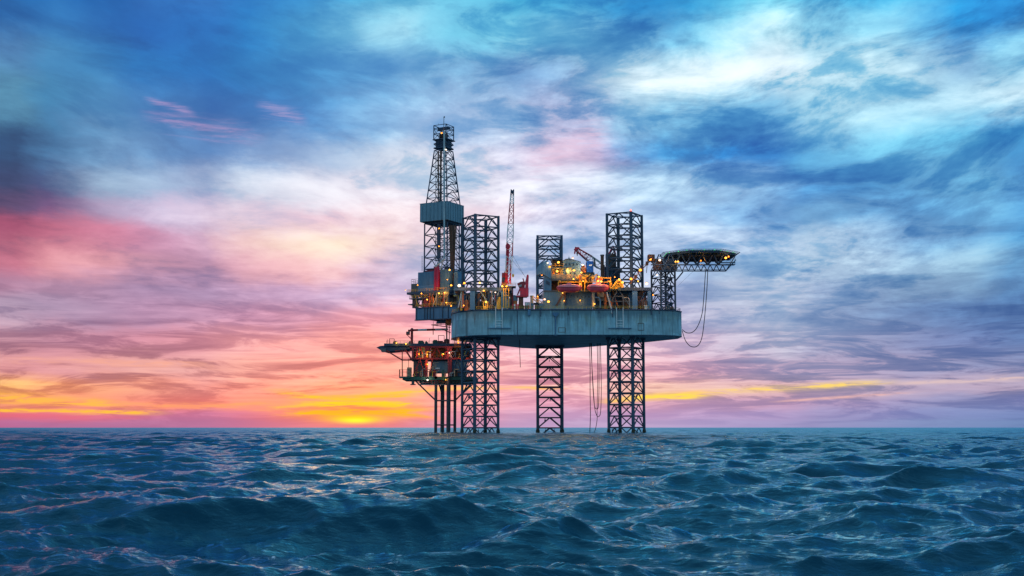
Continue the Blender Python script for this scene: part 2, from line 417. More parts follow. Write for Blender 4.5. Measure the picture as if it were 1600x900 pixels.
# single larger swells: x, y, half width along the crest, half width across it, height, turn
SWELLS = [(-7.0, 30.0, 5.6, 1.9, 0.78, 0.08), (-1.6, 29.5, 2.2, 1.3, 0.22, -0.25), (-14.0, 104, 9.0, 2.8, 0.80, 0.05), (9.5, 66, 5.0, 2.2, 0.40, -0.1),
          (31, 150, 12, 4, 0.7, 0.0), (-30, 84, 8, 3, 0.35, 0.1), (14, 36, 3.4, 1.5, 0.30, 0.12)]
SEA_FADE = True
sea = make_sea()

# ------------------------------------------------------------------ mesh helpers
class MB:
    def __init__(s, M=None): s.v = []; s.f = []; s.M = M
    def add(s, vs, fs):
        o = len(s.v)
        s.v += [(s.M @ Vector(p)) if s.M else Vector(p) for p in vs]
        s.f += [[i + o for i in f] for f in fs]
        return s
    def box(s, x0, y0, z0, x1, y1, z1):
        x0, x1 = min(x0, x1), max(x0, x1); y0, y1 = min(y0, y1), max(y0, y1); z0, z1 = min(z0, z1), max(z0, z1)
        return s.add([(x0, y0, z0), (x1, y0, z0), (x1, y1, z0), (x0, y1, z0), (x0, y0, z1), (x1, y0, z1), (x1, y1, z1), (x0, y1, z1)],
              [(0, 3, 2, 1), (4, 5, 6, 7), (0, 1, 5, 4), (1, 2, 6, 5), (2, 3, 7, 6), (3, 0, 4, 7)])
    def tube(s, a, b, r, n=6, r2=None, caps=True):
        a = Vector(a); b = Vector(b); d = b - a
        if d.length < 1e-6: return s
        q = d.to_track_quat('Z', 'Y'); r2 = r if r2 is None else r2
        vs = []
        for p, rr in ((a, r), (b, r2)):
            for k in range(n):
                t = 2 * math.pi * (k + .5) / n
                vs.append(p + q @ Vector((math.cos(t) * rr, math.sin(t) * rr, 0)))
        fs = [(k, (k + 1) % n, n + (k + 1) % n, n + k) for k in range(n)]
        if caps: fs += [tuple(range(n))[::-1], tuple(range(n, 2 * n))]
        return s.add(vs, fs)
    def path(s, pts, r, n=6):
        for a, b in zip(pts, pts[1:]): s.tube(a, b, r, n)
        return s
    def prism(s, poly, z0, z1):
        n = len(poly)
        vs = [(x, y, z0) for x, y in poly] + [(x, y, z1) for x, y in poly]
        return s.add(vs, [tuple(range(n))[::-1], tuple(range(n, 2 * n))] + [(k, (k + 1) % n, n + (k + 1) % n, n + k) for k in range(n)])
    def slab(s, poly, y0, y1):
        """polygon of (x, z) points extruded from y0 to y1"""
        n = len(poly)
        vs = [(x, y0, z) for x, z in poly] + [(x, y1, z) for x, z in poly]
        return s.add(vs, [tuple(range(n)), tuple(range(n, 2 * n))[::-1]] + [((k + 1) % n, k, n + k, n + (k + 1) % n) for k in range(n)])
    def lathe(s, c, prof, n=20):
        c = Vector(c); m = len(prof); vs = []
        for r, z in prof:
            for k in range(n):
                t = 2 * math.pi * k / n
                vs.append(c + Vector((math.cos(t) * r, math.sin(t) * r, z)))
        fs = []
        for j in range(m - 1):
            for k in range(n): fs.append((j * n + k, j * n + (k + 1) % n, (j + 1) * n + (k + 1) % n, (j + 1) * n + k))
        fs += [tuple(range(n))[::-1], tuple(range((m - 1) * n, m * n))]
        return s.add(vs, fs)
    def build(s, name, mat, parent=None, smooth=False):
        org = world_loc(parent) if parent else Vector((0, 0, 0))
        me = bpy.data.meshes.new(name)
        me.from_pydata([tuple(p - org) for p in s.v], [], s.f)
        if smooth: me.polygons.foreach_set('use_smooth', [True] * len(me.polygons))
        me.materials.append(mat); me.update()
        o = bpy.data.objects.new(name, me); COL.objects.link(o)
        if parent: o.parent = parent
        return o

def world_loc(o):
    p = Vector(o.location)
    while o.parent: o = o.parent; p = p + Vector(o.location)
    return p

def thing(name, label, cat, loc=(0, 0, 0), group=None):
    o = bpy.data.objects.new(name, None); COL.objects.link(o)
    o.location = loc; o['label'] = label; o['category'] = cat; o.empty_display_size = 0.5
    if group: o['group'] = group
    return o

def lattice(mb, bot, top, n, rb, kind='K', rh=None, horiz=True, last=True):
    """Bracing between the corners of a (tapered) tower."""
    rh = rh or rb; m = len(bot); bot = [Vector(p) for p in bot]; top = [Vector(p) for p in top]
    for j in range(n):
        t0, t1 = j / n, (j + 1) / n
        a = [bot[k].lerp(top[k], t0) for k in range(m)]; b = [bot[k].lerp(top[k], t1) for k in range(m)]
        for k in range(m):
            a0, a1, b0, b1 = a[k], a[(k + 1) % m], b[k], b[(k + 1) % m]
            if horiz:
                mb.tube(b0, b1, rh)
                if j == 0: mb.tube(a0, a1, rh)
            if kind == 'K':
                mid = (b0 + b1) / 2; mb.tube(a0, mid, rb); mb.tube(a1, mid, rb)
            elif kind == 'X': mb.tube(a0, b1, rb); mb.tube(a1, b0, rb)
            elif kind == 'Z': mb.tube(a0, b1, rb) if (j + k) % 2 else mb.tube(a1, b0, rb)

# ------------------------------------------------------------------ paints
def paint(name, col, rough=0.55, var=0.25, rust=0.0, metal=0.0, streak=0.3, rustcol=(0.10, 0.035, 0.015), spec=0.4):
    m, n, b = material(name)
    pos = n.node('ShaderNodeNewGeometry').outputs['Position']
    x, y, z = n.sep(pos)
    na = n.noise(pos, 0.35, 5, 0.6)
    st = n.noise(n.xyz(n.m('MULTIPLY', x, 1.6), n.m('MULTIPLY', y, 1.6), n.m('MULTIPLY', z, 0.12)), 1.0, 5, 0.65)
    f = n.m('ADD', n.m('MULTIPLY', n.m('SUBTRACT', na, 0.5), var * 2), n.m('MULTIPLY', n.m('SUBTRACT', st, 0.5), streak * 3))
    k = n.m('ADD', 1.0, f)
    base = n.mix(1.0, (*col, 1), n.xyz(k, k, k), 'MULTIPLY')
    if rust > 0:
        rn = n.noise(n.xyz(n.m('MULTIPLY', x, 1.1), n.m('MULTIPLY', y, 1.1), n.m('MULTIPLY', z, 0.22)), 0.9, 7, 0.7)
        base = n.mix(n.mr(rn, 0.66 - rust * 0.2, 0.80 - rust * 0.2, 0.0, 0.85, smooth=True), base, (*rustcol, 1))
    n.put(b.inputs['Base Color'], base)
    b.inputs['Roughness'].default_value = rough
    b.inputs['Metallic'].default_value = metal
    b.inputs['Specular IOR Level'].default_value = spec
    return m

def glow_mat(name, col, strength):
    m, n, b = material(name)
    b.inputs['Base Color'].default_value = (*col, 1)
    b.inputs['Emission Color'].default_value = (*col, 1)
    b.inputs['Emission Strength'].default_value = strength
    return m

M = {}
M['leg'] = paint('leg_steel_paint', (0.035, 0.065, 0.11), 0.6, 0.4, 0.25)
M['legdark'] = paint('lattice_brace_paint', (0.03, 0.055, 0.095), 0.6, 0.4, 0.25)
M['blue'] = paint('blue_grey_paint', (0.07, 0.17, 0.28), 0.55, 0.25, 0.2)
M['midblue'] = paint('mid_blue_paint', (0.05, 0.13, 0.23), 0.55, 0.25, 0.15)
M['navy'] = paint('dark_navy_paint', (0.02, 0.045, 0.09), 0.6, 0.4, 0.25)
M['royal'] = paint('royal_blue_paint', (0.01, 0.10, 0.42), 0.45, 0.15, 0.05)
M['grey'] = paint('light_grey_paint', (0.27, 0.33, 0.36), 0.55, 0.2, 0.1)
M['clad'] = paint('grey_cladding', (0.115, 0.205, 0.265), 0.5, 0.2, 0.1, streak=0.35)
M['cream'] = paint('cream_paint', (0.33, 0.25, 0.16), 0.55, 0.3, 0.2)
M['brown'] = paint('rusty_brown_steel', (0.10, 0.05, 0.035), 0.7, 0.5, 0.5)
M['red'] = paint('red_crane_paint', (0.52, 0.02, 0.05), 0.45, 0.2, 0.1)
M['crimson'] = paint('crimson_paint', (0.38, 0.01, 0.05), 0.4, 0.2, 0.05)
M['boat'] = paint('lifeboat_lower_red', (0.50, 0.05, 0.08), 0.4, 0.2, 0.08)
M['boat2'] = paint('lifeboat_canopy_red', (0.72, 0.17, 0.20), 0.4, 0.15, 0.03)
M['redsteel'] = paint('dull_red_steel', (0.22, 0.02, 0.03), 0.6, 0.3, 0.25)
M['yellow'] = paint('yellow_paint', (0.60, 0.34, 0.04), 0.5, 0.3, 0.2)
M['white'] = paint('white_paint', (0.62, 0.64, 0.65), 0.5, 0.12, 0.1)
M['steel'] = paint('bare_pipe_steel', (0.33, 0.33, 0.33), 0.4, 0.3, 0.25, metal=0.4)
M['orange'] = paint('orange_paint', (0.55, 0.14, 0.03), 0.5, 0.25, 0.15)
M['black'] = paint('black_rubber', (0.012, 0.014, 0.018), 0.7, 0.2)
M['glass'] = paint('dark_window_glass', (0.02, 0.035, 0.05), 0.1, 0.0, 0.0, streak=0.0)
M['deckgreen'] = paint('dark_green_deck', (0.03, 0.10, 0.08), 0.7, 0.3, 0.1)
M['dull'] = paint('weathered_grey_steel', (0.09, 0.10, 0.11), 0.65, 0.5, 0.4)
M['net'] = paint('net_frame_grey', (0.09, 0.12, 0.15), 0.6, 0.2)
M['growth'] = paint('marine_growth_brown', (0.035, 0.032, 0.02), 0.9, 0.6, 0.3)
M['pile'] = paint('pile_steel', (0.055, 0.05, 0.06), 0.7, 0.4, 0.4)

def hull_paint():
    m, n, b = material('weathered_teal_hull_paint')
    pos = n.node('ShaderNodeNewGeometry').outputs['Position']
    x, y, z = n.sep(pos)
    al = n.m('ADD', x, n.m('MULTIPLY', y, 0.7))
    base = (0.20, 0.37, 0.44, 1)
    # plates repainted at different times
    pn = n.node('ShaderNodeTexWhiteNoise', noise_dimensions='2D')
    n.put(pn.inputs['Vector'], n.xyz(n.m('FLOOR', n.m('DIVIDE', al, 5.3)), n.m('FLOOR', n.m('DIVIDE', z, 6.0)), 0.0))
    pl = n.mr(pn.outputs['Value'], 0, 1, 0.86, 1.16)
    na = n.noise(pos, 0.16, 6, 0.6)
    k = n.m('MULTIPLY', pl, n.mr(na, 0.3, 0.7, 0.75, 1.25))
    st = n.noise(n.xyz(n.m('MULTIPLY', al, 1.5), 0.0, n.m('MULTIPLY', z, 0.06)), 1.0, 6, 0.7)
    k = n.m('MULTIPLY', k, n.mr(st, 0.35, 0.65, 0.82, 1.15))
    c = n.mix(1.0, base, n.xyz(k, k, k), 'MULTIPLY')
    # grime that has run down from the deck edge
    top = ZD
    dr = n.noise(n.xyz(n.m('MULTIPLY', al, 0.55), 3.0, n.m('MULTIPLY', z, 0.03)), 1.0, 8, 0.75)
    length = n.mr(dr, 0.36, 0.64, 0.3, 10.5)
    depth = n.m('DIVIDE', n.m('SUBTRACT', top, z), length)
    c = n.mix(n.mr(depth, 0.25, 1.1, 0.72, 0.0, smooth=True), c, (0.035, 0.085, 0.115, 1))
    # rust weeps
    rs = n.noise(n.xyz(n.m('MULTIPLY', al, 0.9), 7.0, n.m('MULTIPLY', z, 0.10)), 1.0, 7, 0.72)
    rp = n.noise(pos, 0.07, 2, 0.5)
    c = n.mix(n.m('MULTIPLY', n.mr(rs, 0.56, 0.70, 0.0, 0.85, smooth=True), n.mr(rp, 0.42, 0.6, 0.15, 1.0)), c, (0.12, 0.075, 0.05, 1))
    # a paler greenish patch of old primer
    c = n.mix(n.m('MULTIPLY', n.mr(n.noise(pos, 0.11, 3, 0.5), 0.60, 0.68, 0, 1), 0.35), c, (0.20, 0.27, 0.18, 1))
    # welded seams
    sm = n.m('FRACT', n.m('DIVIDE', al, 5.3))
    sh = n.m('MAXIMUM', n.mr(n.m('ABSOLUTE', n.m('SUBTRACT', sm, 0.5)), 0.465, 0.49, 0, 1), 0.0)
    c = n.mix(n.m('MULTIPLY', sh, 0.75), c, (0.03, 0.07, 0.09, 1))
    n.put(b.inputs['Base Color'], c)
    b.inputs['Roughness'].default_value = 0.5
    # buckled plates
    bu = n.node('ShaderNodeBump'); bu.inputs['Strength'].default_value = 0.5; bu.inputs['Distance'].default_value = 0.25
    n.put(bu.inputs['Height'], n.noise(n.xyz(al, y, z), 0.5, 2, 0.4)); n.nt.links.new(bu.outputs[0], b.inputs['Normal'])
    return m

ZD = P(800, 483, 506).z
ZB = P(800, 524, 506).z
M['hull'] = hull_paint()
def Zp(py, Y): return P(800, py, Y).z
def Xp(px, py, Y): return P(px, py, Y).x

# ------------------------------------------------------------------ jack-up rig
rig = thing('jackup_rig', 'blue grey jack-up drilling rig standing in the sea on three lattice legs', 'oil rig', (18, 540, ZB))
HP = [(-26.6, 533), (-26.0, 524), (-22.8, 515.8), (-16.8, 509.4), (-9, 506), (57.5, 506), (68.5, 510.0), (72.0, 515.5), (71.8, 527),
      (62, 545), (31, 587), (25, 592), (11, 592), (5, 588), (-24, 540)]
hb = MB(); hb.prism(HP, ZB, ZD); hull = hb.build('hull', M['hull'], rig)
# rubbing strake along the deck edge
def ring_path(pts, z, off=0.0): return [Vector((x, y, z)) for x, y in pts]
t = MB()
fr = [Vector((x, y - 0.12, ZD - 0.25)) for x, y in HP[0:9]]
t.path(fr, 0.28, 6); t.build('deck_edge_rail', M['navy'], hull)
t = MB(); t.path([Vector((x, y - 0.08, ZB + 0.15)) for x, y in HP[0:9]], 0.16, 6); t.build('bilge_keel_strip', M['navy'], hull)

def make_leg(cx, cy, rot, ztop, s=11.3):
    h = s / 2; c, sn = math.cos(rot), math.sin(rot)
    cor = [(cx + a * c - b_ * sn, cy + a * sn + b_ * c) for a, b_ in ((-h, -h), (h, -h), (h, h), (-h, h))]
    zb = -7.0; bay = 4.78
    n = int(round((ztop - zb) / bay)); bay = (ztop - zb) / n
    mb = MB()
    lattice(mb, [(x, y, zb) for x, y in cor], [(x, y, ztop) for x, y in cor], n, 0.25, 'K', 0.29)
    for j in range(1, n + 1):            # plan bracing at every level
        z = zb + j * bay
        mid = [Vector(((cor[k][0] + cor[(k + 1) % 4][0]) / 2, (cor[k][1] + cor[(k + 1) % 4][1]) / 2, z)) for k in range(4)]
        for k in range(4): mb.tube(mid[k], mid[(k + 1) % 4], 0.19, 5)
    lg = mb.build('leg', M['legdark'], rig)
    for x, y in cor:
        q = MB(); q.tube((x, y, zb), (x, y, ztop + 0.3), 0.60, 10)
        # toothed rack plates on both sides of the chord
        dx, dy = x - cx, y - cy; L = math.hypot(dx, dy); ex, ey = -dy / L, dx / L
        for sg in (-1, 1):
            q.tube((x + ex * sg * 0.62, y + ey * sg * 0.62, zb), (x + ex * sg * 0.62, y + ey * sg * 0.62, ztop + 0.1), 0.16, 4)
        q.build('chord', M['leg'], lg)
    for x, y in cor:
        q = MB(); q.lathe((x, y, -2.0), [(0.66, 0), (0.80, 0.8), (0.74, 1.9), (0.82, 2.7), (0.72, 3.4), (0.62, 3.9)], 10); q.build('marine_growth', M['growth'], lg)
    # anodes and small fittings hung on the braces
    q = MB(); rng = random.Random(int(cx * 7))
    for j in range(2, n - 8):
        z = zb + j * bay
        for k in range(4):
            if rng.random() < 0.75:
                a = Vector((*cor[k], z)); b_ = Vector((*cor[(k + 1) % 4], z)); p = a.lerp(b_, rng.choice((0.3, 0.5, 0.7)))
                q.tube(p, p + Vector((0, 0, -0.9)), 0.09, 5); q.tube(p + Vector((0, 0, -0.9)), p + Vector((0, 0, -1.9)), 0.2, 5)
    q.build('anode', M['navy'], lg)['kind'] = 'stuff'
    return cor

LL = make_leg(-13.6, 521, math.radians(30), Zp(340, 521))
LC = make_leg(17.7, 573, 0, Zp(369, 568))
LR = make_leg(48.7, 521, math.radians(-30), Zp(336, 521))
# top caps, ladder and beacon of the right leg
for cor, zt in ((LL, Zp(340, 521)), (LR, Zp(336, 521))):
    for x, y in cor:
        pass

def jack_house(cor, x0, x1, ztop, back):
    """Jacking frame round a leg: four jack cases, a top ring and braces."""
    fr = MB()
    y0, y1 = 508.2, back
    fr.box(x0, y0, ztop - 1.3, x1, y0 + 1.4, ztop); fr.box(x0, y1 - 1.4, ztop - 1.3, x1, y1, ztop)
    fr.box(x0, y0 + 1.4, ztop - 1.3, x0 + 2.0, y1 - 1.4, ztop); fr.box(x1 - 2.0, y0 + 1.4, ztop - 1.3, x1, y1 - 1.4, ztop)
    rg = fr.build('jacking_frame', M['leg'], rig)
    for x, y in cor:
        q = MB(); q.box(x - 1.45, y - 1.45, ZD, x + 1.45, y + 1.45, ztop - 1.4)
        for k in range(3): z = ZD + 1.2 + k * 2.4; q.box(x - 1.75, y - 1.75, z, x + 1.75, y + 1.75, z + 0.5)
        q.build('jack_case', M['midblue'], rg)
        for k in range(3):
            q = MB(); z = ZD + 2.2 + k * 2.3
            q.tube((x - 2.6, y - 0.4, z), (x - 1.46, y - 0.4, z), 0.55, 10); q.build('jack_motor', M['dull'], rg)
    return rg
ZJ = Zp(449, 508)
jl = jack_house(LL, Xp(710, 449, 509), Xp(800, 449, 508.2), ZJ, 534)
jr = jack_house(LR, Xp(966, 447, 508.2), Xp(1019, 447, 509), ZJ, 534)
for (px0, px1, Y) in ((734.5, 742, 508.6), (783, 790, 508.6)):
    q = MB(); q.box(Xp(px0, 460, Y), Y, ZD, Xp(px1, 460, Y), Y + 1.8, ZJ - 1.31); q.build('frame_post', M['blue'], jl)
for (px0, px1, Y) in ((988, 996, 508.6), (1012, 1017.5, 508.6)):
    q = MB(); q.box(Xp(px0, 460, Y), Y, ZD, Xp(px1, 460, Y), Y + 1.8, ZJ - 1.31); q.build('frame_post', M['blue'], jr)
# diagonal struts of the jacking frames
for (a, b_, m_) in (((722, 452), (716, 481), 'grey'), ((749, 452), (760, 470), 'grey'), ((760, 470), (776, 452), 'navy'), ((742, 478), (758, 452), 'navy'), ((770, 481), (782, 455), 'navy')):
    q = MB(); q.tube(P(*a, 509.5), P(*b_, 509.5), 0.24, 6); q.build('strut', M[m_], jl)
for (a, b_, m_) in (((950, 481), (966, 452), 'dull'), ((966, 452), (984, 478), 'dull'), ((996, 478), (1011, 452), 'navy'), ((952, 471), (985, 471), 'dull')):
    q = MB(); q.tube(P(*a, 509.5), P(*b_, 509.5), 0.24, 6); q.build('strut', M[m_], jr)

# deck railing round the front of the hull
def railing(pts, z, parent, mat, h=1.15, step=1.6, r=0.055):
    q = MB()
    for a, b_ in zip(pts, pts[1:]):
        a = Vector(a); b_ = Vector(b_); L = (b_ - a).length; n = max(1, int(L / step))
        for k in range(n + 1):
            p = a.lerp(b_, k / n); q.tube((p.x, p.y, z), (p.x, p.y, z + h), r, 4)
        for f in (0.5, 1.0): q.tube((a.x, a.y, z + h * f), (b_.x, b_.y, z + h * f), r, 4)
    return q.build('railing', mat, parent)
railing([(x * 0.995, y + 0.4) for x, y in HP[0:6]], ZD, rig, M['yellow'], 1.3, 1.7, 0.075)
railing([(x - 0.4, y + 0.4) for x, y in HP[5:9]], ZD, rig, M['dull'], 1.3, 1.7, 0.07)

# white boat-landing ladders on the side
for px in (779.5, 968.5):
    q = MB(); X = Xp(px, 498, 505.7); w = 1.35
    zl = Zp(512, 505.7)
    for sx in (-w, w): q.tube((X + sx, 505.6, zl), (X + sx, 505.6, ZD + 0.7), 0.17, 5)
    z = zl + 0.7
    while z < zl + 3.4: q.tube((X - w, 505.6, z), (X + w, 505.6, z), 0.12, 4); z += 1.1
    ld = q.build('ladder', M['white'], hull)
    q = MB(); q.box(X - 4.8, 505.2, zl - 0.35, X + 4.8, 505.95, zl - 0.05); q.build('landing_shelf', M['blue'], ld)
# overboard funnel and its pipe
q = MB(); c = P(868, 492, 505.3)
q.slab([(c.x - 1.3, c.z + 1.0), (c.x + 1.3, c.z + 1.0), (c.x + 1.3, c.z + 0.2), (c.x + 0.45, c.z - 0.7), (c.x - 0.45, c.z - 0.7), (c.x - 1.3, c.z + 0.2)][::-1], 505.0, 505.98)
fn = q.build('funnel', M['midblue'], hull)
q = MB(); q.tube((c.x, 505.5, c.z - 0.6), (c.x, 505.5, ZB - 0.2), 0.28, 8); q.build('down_pipe', M['midblue'], fn)
for (x0, y0, x1, y1) in ((872.5, 512, 883.5, 519), (997, 505, 1006, 516)):
    a = P(x0, y0, 505.9); b_ = P(x1, y1, 505.9); q = MB()
    for p0, p1 in (((a.x, a.z), (b_.x, a.z)), ((b_.x, a.z), (b_.x, b_.z)), ((b_.x, b_.z), (a.x, b_.z)), ((a.x, b_.z), (a.x, a.z))):
        q.tube((p0[0], 505.93, p0[1]), (p1[0], 505.93, p1[1]), 0.11, 4)
    q.build('hatch_frame', M['brown'], hull)
q = MB(); a = P(824.5, 484, 505.2); b_ = P(829, 493, 505.2); q.box(a.x, 505.1, a.z, b_.x, 505.98, b_.z); q.build('vent_box', M['blue'], hull)
q = MB(); a = P(808.5, 484, 505.7); q.tube(a, (a.x, 505.7, ZB - 0.5), 0.14, 6); q.build('riser_pipe', M['navy'], hull)
for px in (1018, 1030, 957, 936, 845, 888):
    q = MB(); a = P(px, 478, 505.7); q.tube((a.x, 505.7, ZD + 0.6), (a.x, 505.7, ZD - random.uniform(1.5, 4.5)), 0.2, 6); q.build('drain_pipe', M['navy'], hull)
# bollards on the deck edge
for px in (1008, 1010.5, 1042, 1045, 765, 768, 838, 841):
    q = MB(); a = P(px, 480, 507.5); q.lathe((a.x, 507.6, ZD), [(0.35, 0), (0.35, 1.3), (0.5, 1.35), (0.5, 1.6), (0.1, 1.7)], 10); q.build('bollard', M['white'] if px in (1008, 1010.5) else M['dull'], hull)
# leg guides under the hull
for cor in (LL, LR, LC):
    for x, y in cor:
        q = MB(); q.lathe((x, y, ZB - 0.9), [(1.0, 0), (1.15, 0.9)], 10); q.build('leg_guide', M['navy'], hull)

# ------------------------------------------------------------------ cantilever and drill floor
DC = Vector((-32.4, 566, 0))
ang = math.radians(150.6)
TD = Matrix.Translation(DC) @ Matrix.Rotation(ang, 4, 'Z')       # local x points aft, local y towards the viewer
def LW(x, y, z=0): return TD @ Vector((x, y, z))
def Zl(py, x, y): return Zp(py, LW(x, y).y)
zc0, zc1 = Zl(501, 8.5, 9), Zl(481, 8.5, 9)
cant = thing('cantilever', 'blue box girder cantilever reaching out from the rig over the wellhead platform', 'cantilever', LW(-10, 0, zc0))
for sy in (9, -9):
    q = MB(TD); q.box(-33, sy - 0.5, zc0, 8.8, sy + 0.5, zc1); gd = q.build('girder', M['midblue'], cant)
    q = MB(TD)
    for (z) in (zc0, zc1 - 0.35): q.box(-33.2, sy - 0.9, z - 0.02, 9.0, sy + 0.9, z + 0.37)
    q.build('flange', M['navy'], gd)
    f = 1 if sy > 0 else -1
    for x in [8.2, 3.6, 2.2, 0.6, -1.2, -6.2, -9.2, -14, -18, -23, -28]:
        q = MB(TD); q.box(x - 0.16, sy + f * 0.5, zc0 + 0.36, x + 0.16, sy + f * 0.86, zc1 - 0.36); q.build('stiffener', M['navy'], gd)
q = MB(TD)
for x in (8, 0, -8, -16, -24): q.box(x - 0.4, -8.5, zc0 + 1, x + 0.4, 8.5, zc1 - 1)
q.build('cross_beam', M['navy'], cant)
# substructure between cantilever and drill floor
zf0, zf1 = Zl(460.5, 12, 8), Zl(457, 12, 8)
sub = thing('drill_floor', 'drill floor with clad cabins and red slide on top of the cantilever', 'drill floor', LW(0, 0, zc1))
q = MB(TD)
for x in (8.3, 2.5, -3, -8.6):
    for y in (8.6, -8.6): q.box(x - 0.4, y - 0.4, zc1, x + 0.4, y + 0.4, zf0)
for y in (8.6, -8.6):
    for a, b_ in ((8.3, 5.5), (2.5, 5.4), (-3, -5.8), (-8.6, -5.8)): q.tube((a, y, zc1 + 0.2), (b_, y, zf0 - 0.2), 0.22, 6)
    q.box(-8.8, y - 0.3, zc1 + 3.6, 8.6, y + 0.3, zc1 + 4.1)
q.build('substructure', M['navy'], sub)
q = MB(TD); q.box(-9.5, -9.5, zf0, 13.8, 9.5, zf1); q.box(-9.2, -9.2, zf0 - 1.0, 10, 9.2, zf0 - 0.01); q.build('floor_slab', M['navy'], sub)
q = MB(TD); q.box(-7, 2, zc1, 7, 7.2, zc1 + 4.6); q.box(-6, -7, zc1, 6, 0, zc1 + 5.5); q.build('mud_module', M['brown'], sub)
rr0 = random.Random(17)
for k in range(44):
    x = rr0.uniform(-8.5, 9.5); y0_ = rr0.uniform(8.0, 9.3); z_ = rr0.uniform(zc1 + 0.4, zf0 + 1.4); m_ = rr0.choice(['brown', 'yellow', 'dull', 'navy', 'redsteel', 'orange', 'steel', 'brown', 'cream'])
    q = MB(TD)
    if k % 3 == 0: q.box(x, y0_ - 1, zc1 + 0.02, x + rr0.uniform(0.8, 2.2), y0_, z_); q.build('equipment_case', M[m_], sub)
    elif k % 3 == 1: q.path([(x, y0_, zc1 + 0.02), (x, y0_, z_), (x + rr0.uniform(1, 3), y0_, z_)], rr0.uniform(0.1, 0.26), 6); q.build('pipe', M[m_], sub)
    else: q.tube((x, y0_ + 0.3, zc1 + 0.2), (x + rr0.uniform(-3, 3), y0_ + 0.3, zf0), rr0.uniform(0.1, 0.22), 6); q.build('diagonal', M[m_], sub)
# lower service platform
q = MB(TD); zs = Zl(468, 10, 7); q.box(2, 3, zs, 12.2, 9.8, zs + 0.4); q.box(9.6, -6, zs - 2.6, 13.0, 9.6, zs - 2.2); sp_ = q.build('service_platform', M['dull'], sub)
def lrail(pts, z, parent, mat, h=1.2):
    railing([LW(*p) for p in pts], z, parent, mat, h, 1.5, 0.07)
lrail([(2, 9.7), (12.1, 9.7), (12.1, 3)], zs + 0.4, sp_, M['yellow'])
lrail([(-9.4, 9.4), (13.6, 9.4), (13.6, -9)], zf1, sub, M['yellow'])
lrail([(-33, 9.3), (8.8, 9.3)], zc1 + 0.35, cant, M['yellow'])
def corr(mb, x0, x1, y, z0, z1, n, d=0.14, axis='x'):
    """vertical corrugation ribs on a wall"""
    for k in range(n):
        t_ = x0 + (x1 - x0) * (k + 0.5) / n; w = abs(x1 - x0) / n * 0.25
        if axis == 'x': mb.box(t_ - w, y, z0, t_ + w, y + d, z1)
        else: mb.box(y, t_ - w, z0, y + d, t_ + w, z1)
# left clad house
za = zf1 + 0.01
def T2(py): return Zl(py, 0, 8)
q = MB(TD); q.box(-1.0, -4, za, 8.6, 8.0, T2(424)); corr(q, -0.9, 8.5, 8.0, za + 3.0, T2(424) - 0.1, 14); q.build('clad_cabin', M['blue'], sub)
q = MB(TD); q.box(-8.6, -6, za, -3.7, 8.0, T2(422)); corr(q, -8.5, -3.8, 8.0, za + 1, T2(422) - 0.1, 8); corr(q, -5.5, 7.5, -8.6, za + 1, T2(422) - 0.1, 14, -0.14, 'y'); q.build('clad_cabin', M['clad'], sub)
q = MB(TD); q.box(8.62, -3, za, 12.8, 7.4, T2(441)); corr(q, 8.8, 12.6, 7.4, za, T2(441), 5); q.build('clad_cabin', M['dull'], sub)
lrail([(8.7, 7.3), (12.7, 7.3), (12.7, -3)], T2(441), sub, M['redsteel'], 2.2)
# red v-door slide: a tapered tall duct with a rounded head
q = MB(TD)
q.slab([(-3.5, za - 0.5), (-0.9, za - 0.5), (-1.05, T2(424)), (-1.3, T2(418)), (-1.9, T2(415.5)), (-2.6, T2(415.5)), (-3.3, T2(418)), (-3.55, T2(424))], 8.1, 9.2)
q.build('red_slide', M['crimson'], sub)
q = MB(TD); q.slab([(-2.0, za), (-1.3, za), (-1.5, T2(420)), (-2.1, T2(420))], 9.2, 9.5); q.build('slide_rib', M['crimson'], sub)
q = MB(TD); q.box(-12.5, 3.0, za - 3, -10.2, 6.5, T2(427)); corr(q, -12.4, -10.3, 6.5, za, T2(428), 4); q.build('clad_cabin', M['blue'], sub)
# things on the cabin roofs
q = MB(TD)
for (x, y, z, w, h) in ((6.8, 3, T2(424), 1.3, 1.2), (3.2, 4, T2(424), 1.8, 1.7), (0.4, 5, T2(424), 0.9, 2.6), (-5, 3, T2(422), 1.4, 1.6)): q.box(x - w, y - w, z, x + w, y + w, z + h)
q.build('roof_unit', M['redsteel'], sub)

# ------------------------------------------------------------------ derrick
zt0, zt1 = T2(424), Zp(351, 566)
der = thing('derrick', 'tall tapered lattice drilling derrick with a grey wind wall halfway up', 'derrick', LW(0, 0, za))
h = 6.25
bot = [(-h, -h, za), (h, -h, za), (h, h, za), (-h, h, za)]; top = [(x, y, zt1) for x, y, z in bot]
q = MB(TD); lattice(q, bot, top, 6, 0.19, 'K', 0.21); lattice(q, [(x * .45, y * .45, z) for x, y, z in bot], [(x * .45, y * .45, z) for x, y, z in top], 8, 0.09, 'X', 0.09)
lm = q.build('lower_mast', M['legdark'], der)
for a, b_ in zip(bot, top):
    q = MB(TD); q.tube(a, b_, 0.33, 8); q.build('mast_leg', M['navy'], lm)
zw0, zw1 = Zp(349, 566), Zp(321, 566)
zm0 = zw1 - 1.0
hu = 5.9; hc = 3.15; zc_ = Zp(236, 566)
bot = [(-hu, -hu, zm0), (hu, -hu, zm0), (hu, hu, zm0), (-hu, hu, zm0)]; top = [(math.copysign(hc, x), math.copysign(hc, y), zc_) for x, y, z in bot]
q = MB(TD); lattice(q, bot, top, 7, 0.17, 'K', 0.18); um = q.build('upper_mast', M['legdark'], der)
for a, b_ in zip(bot, top):
    q = MB(TD); q.tube(a, b_, 0.27, 8); q.build('mast_leg', M['navy'], um)
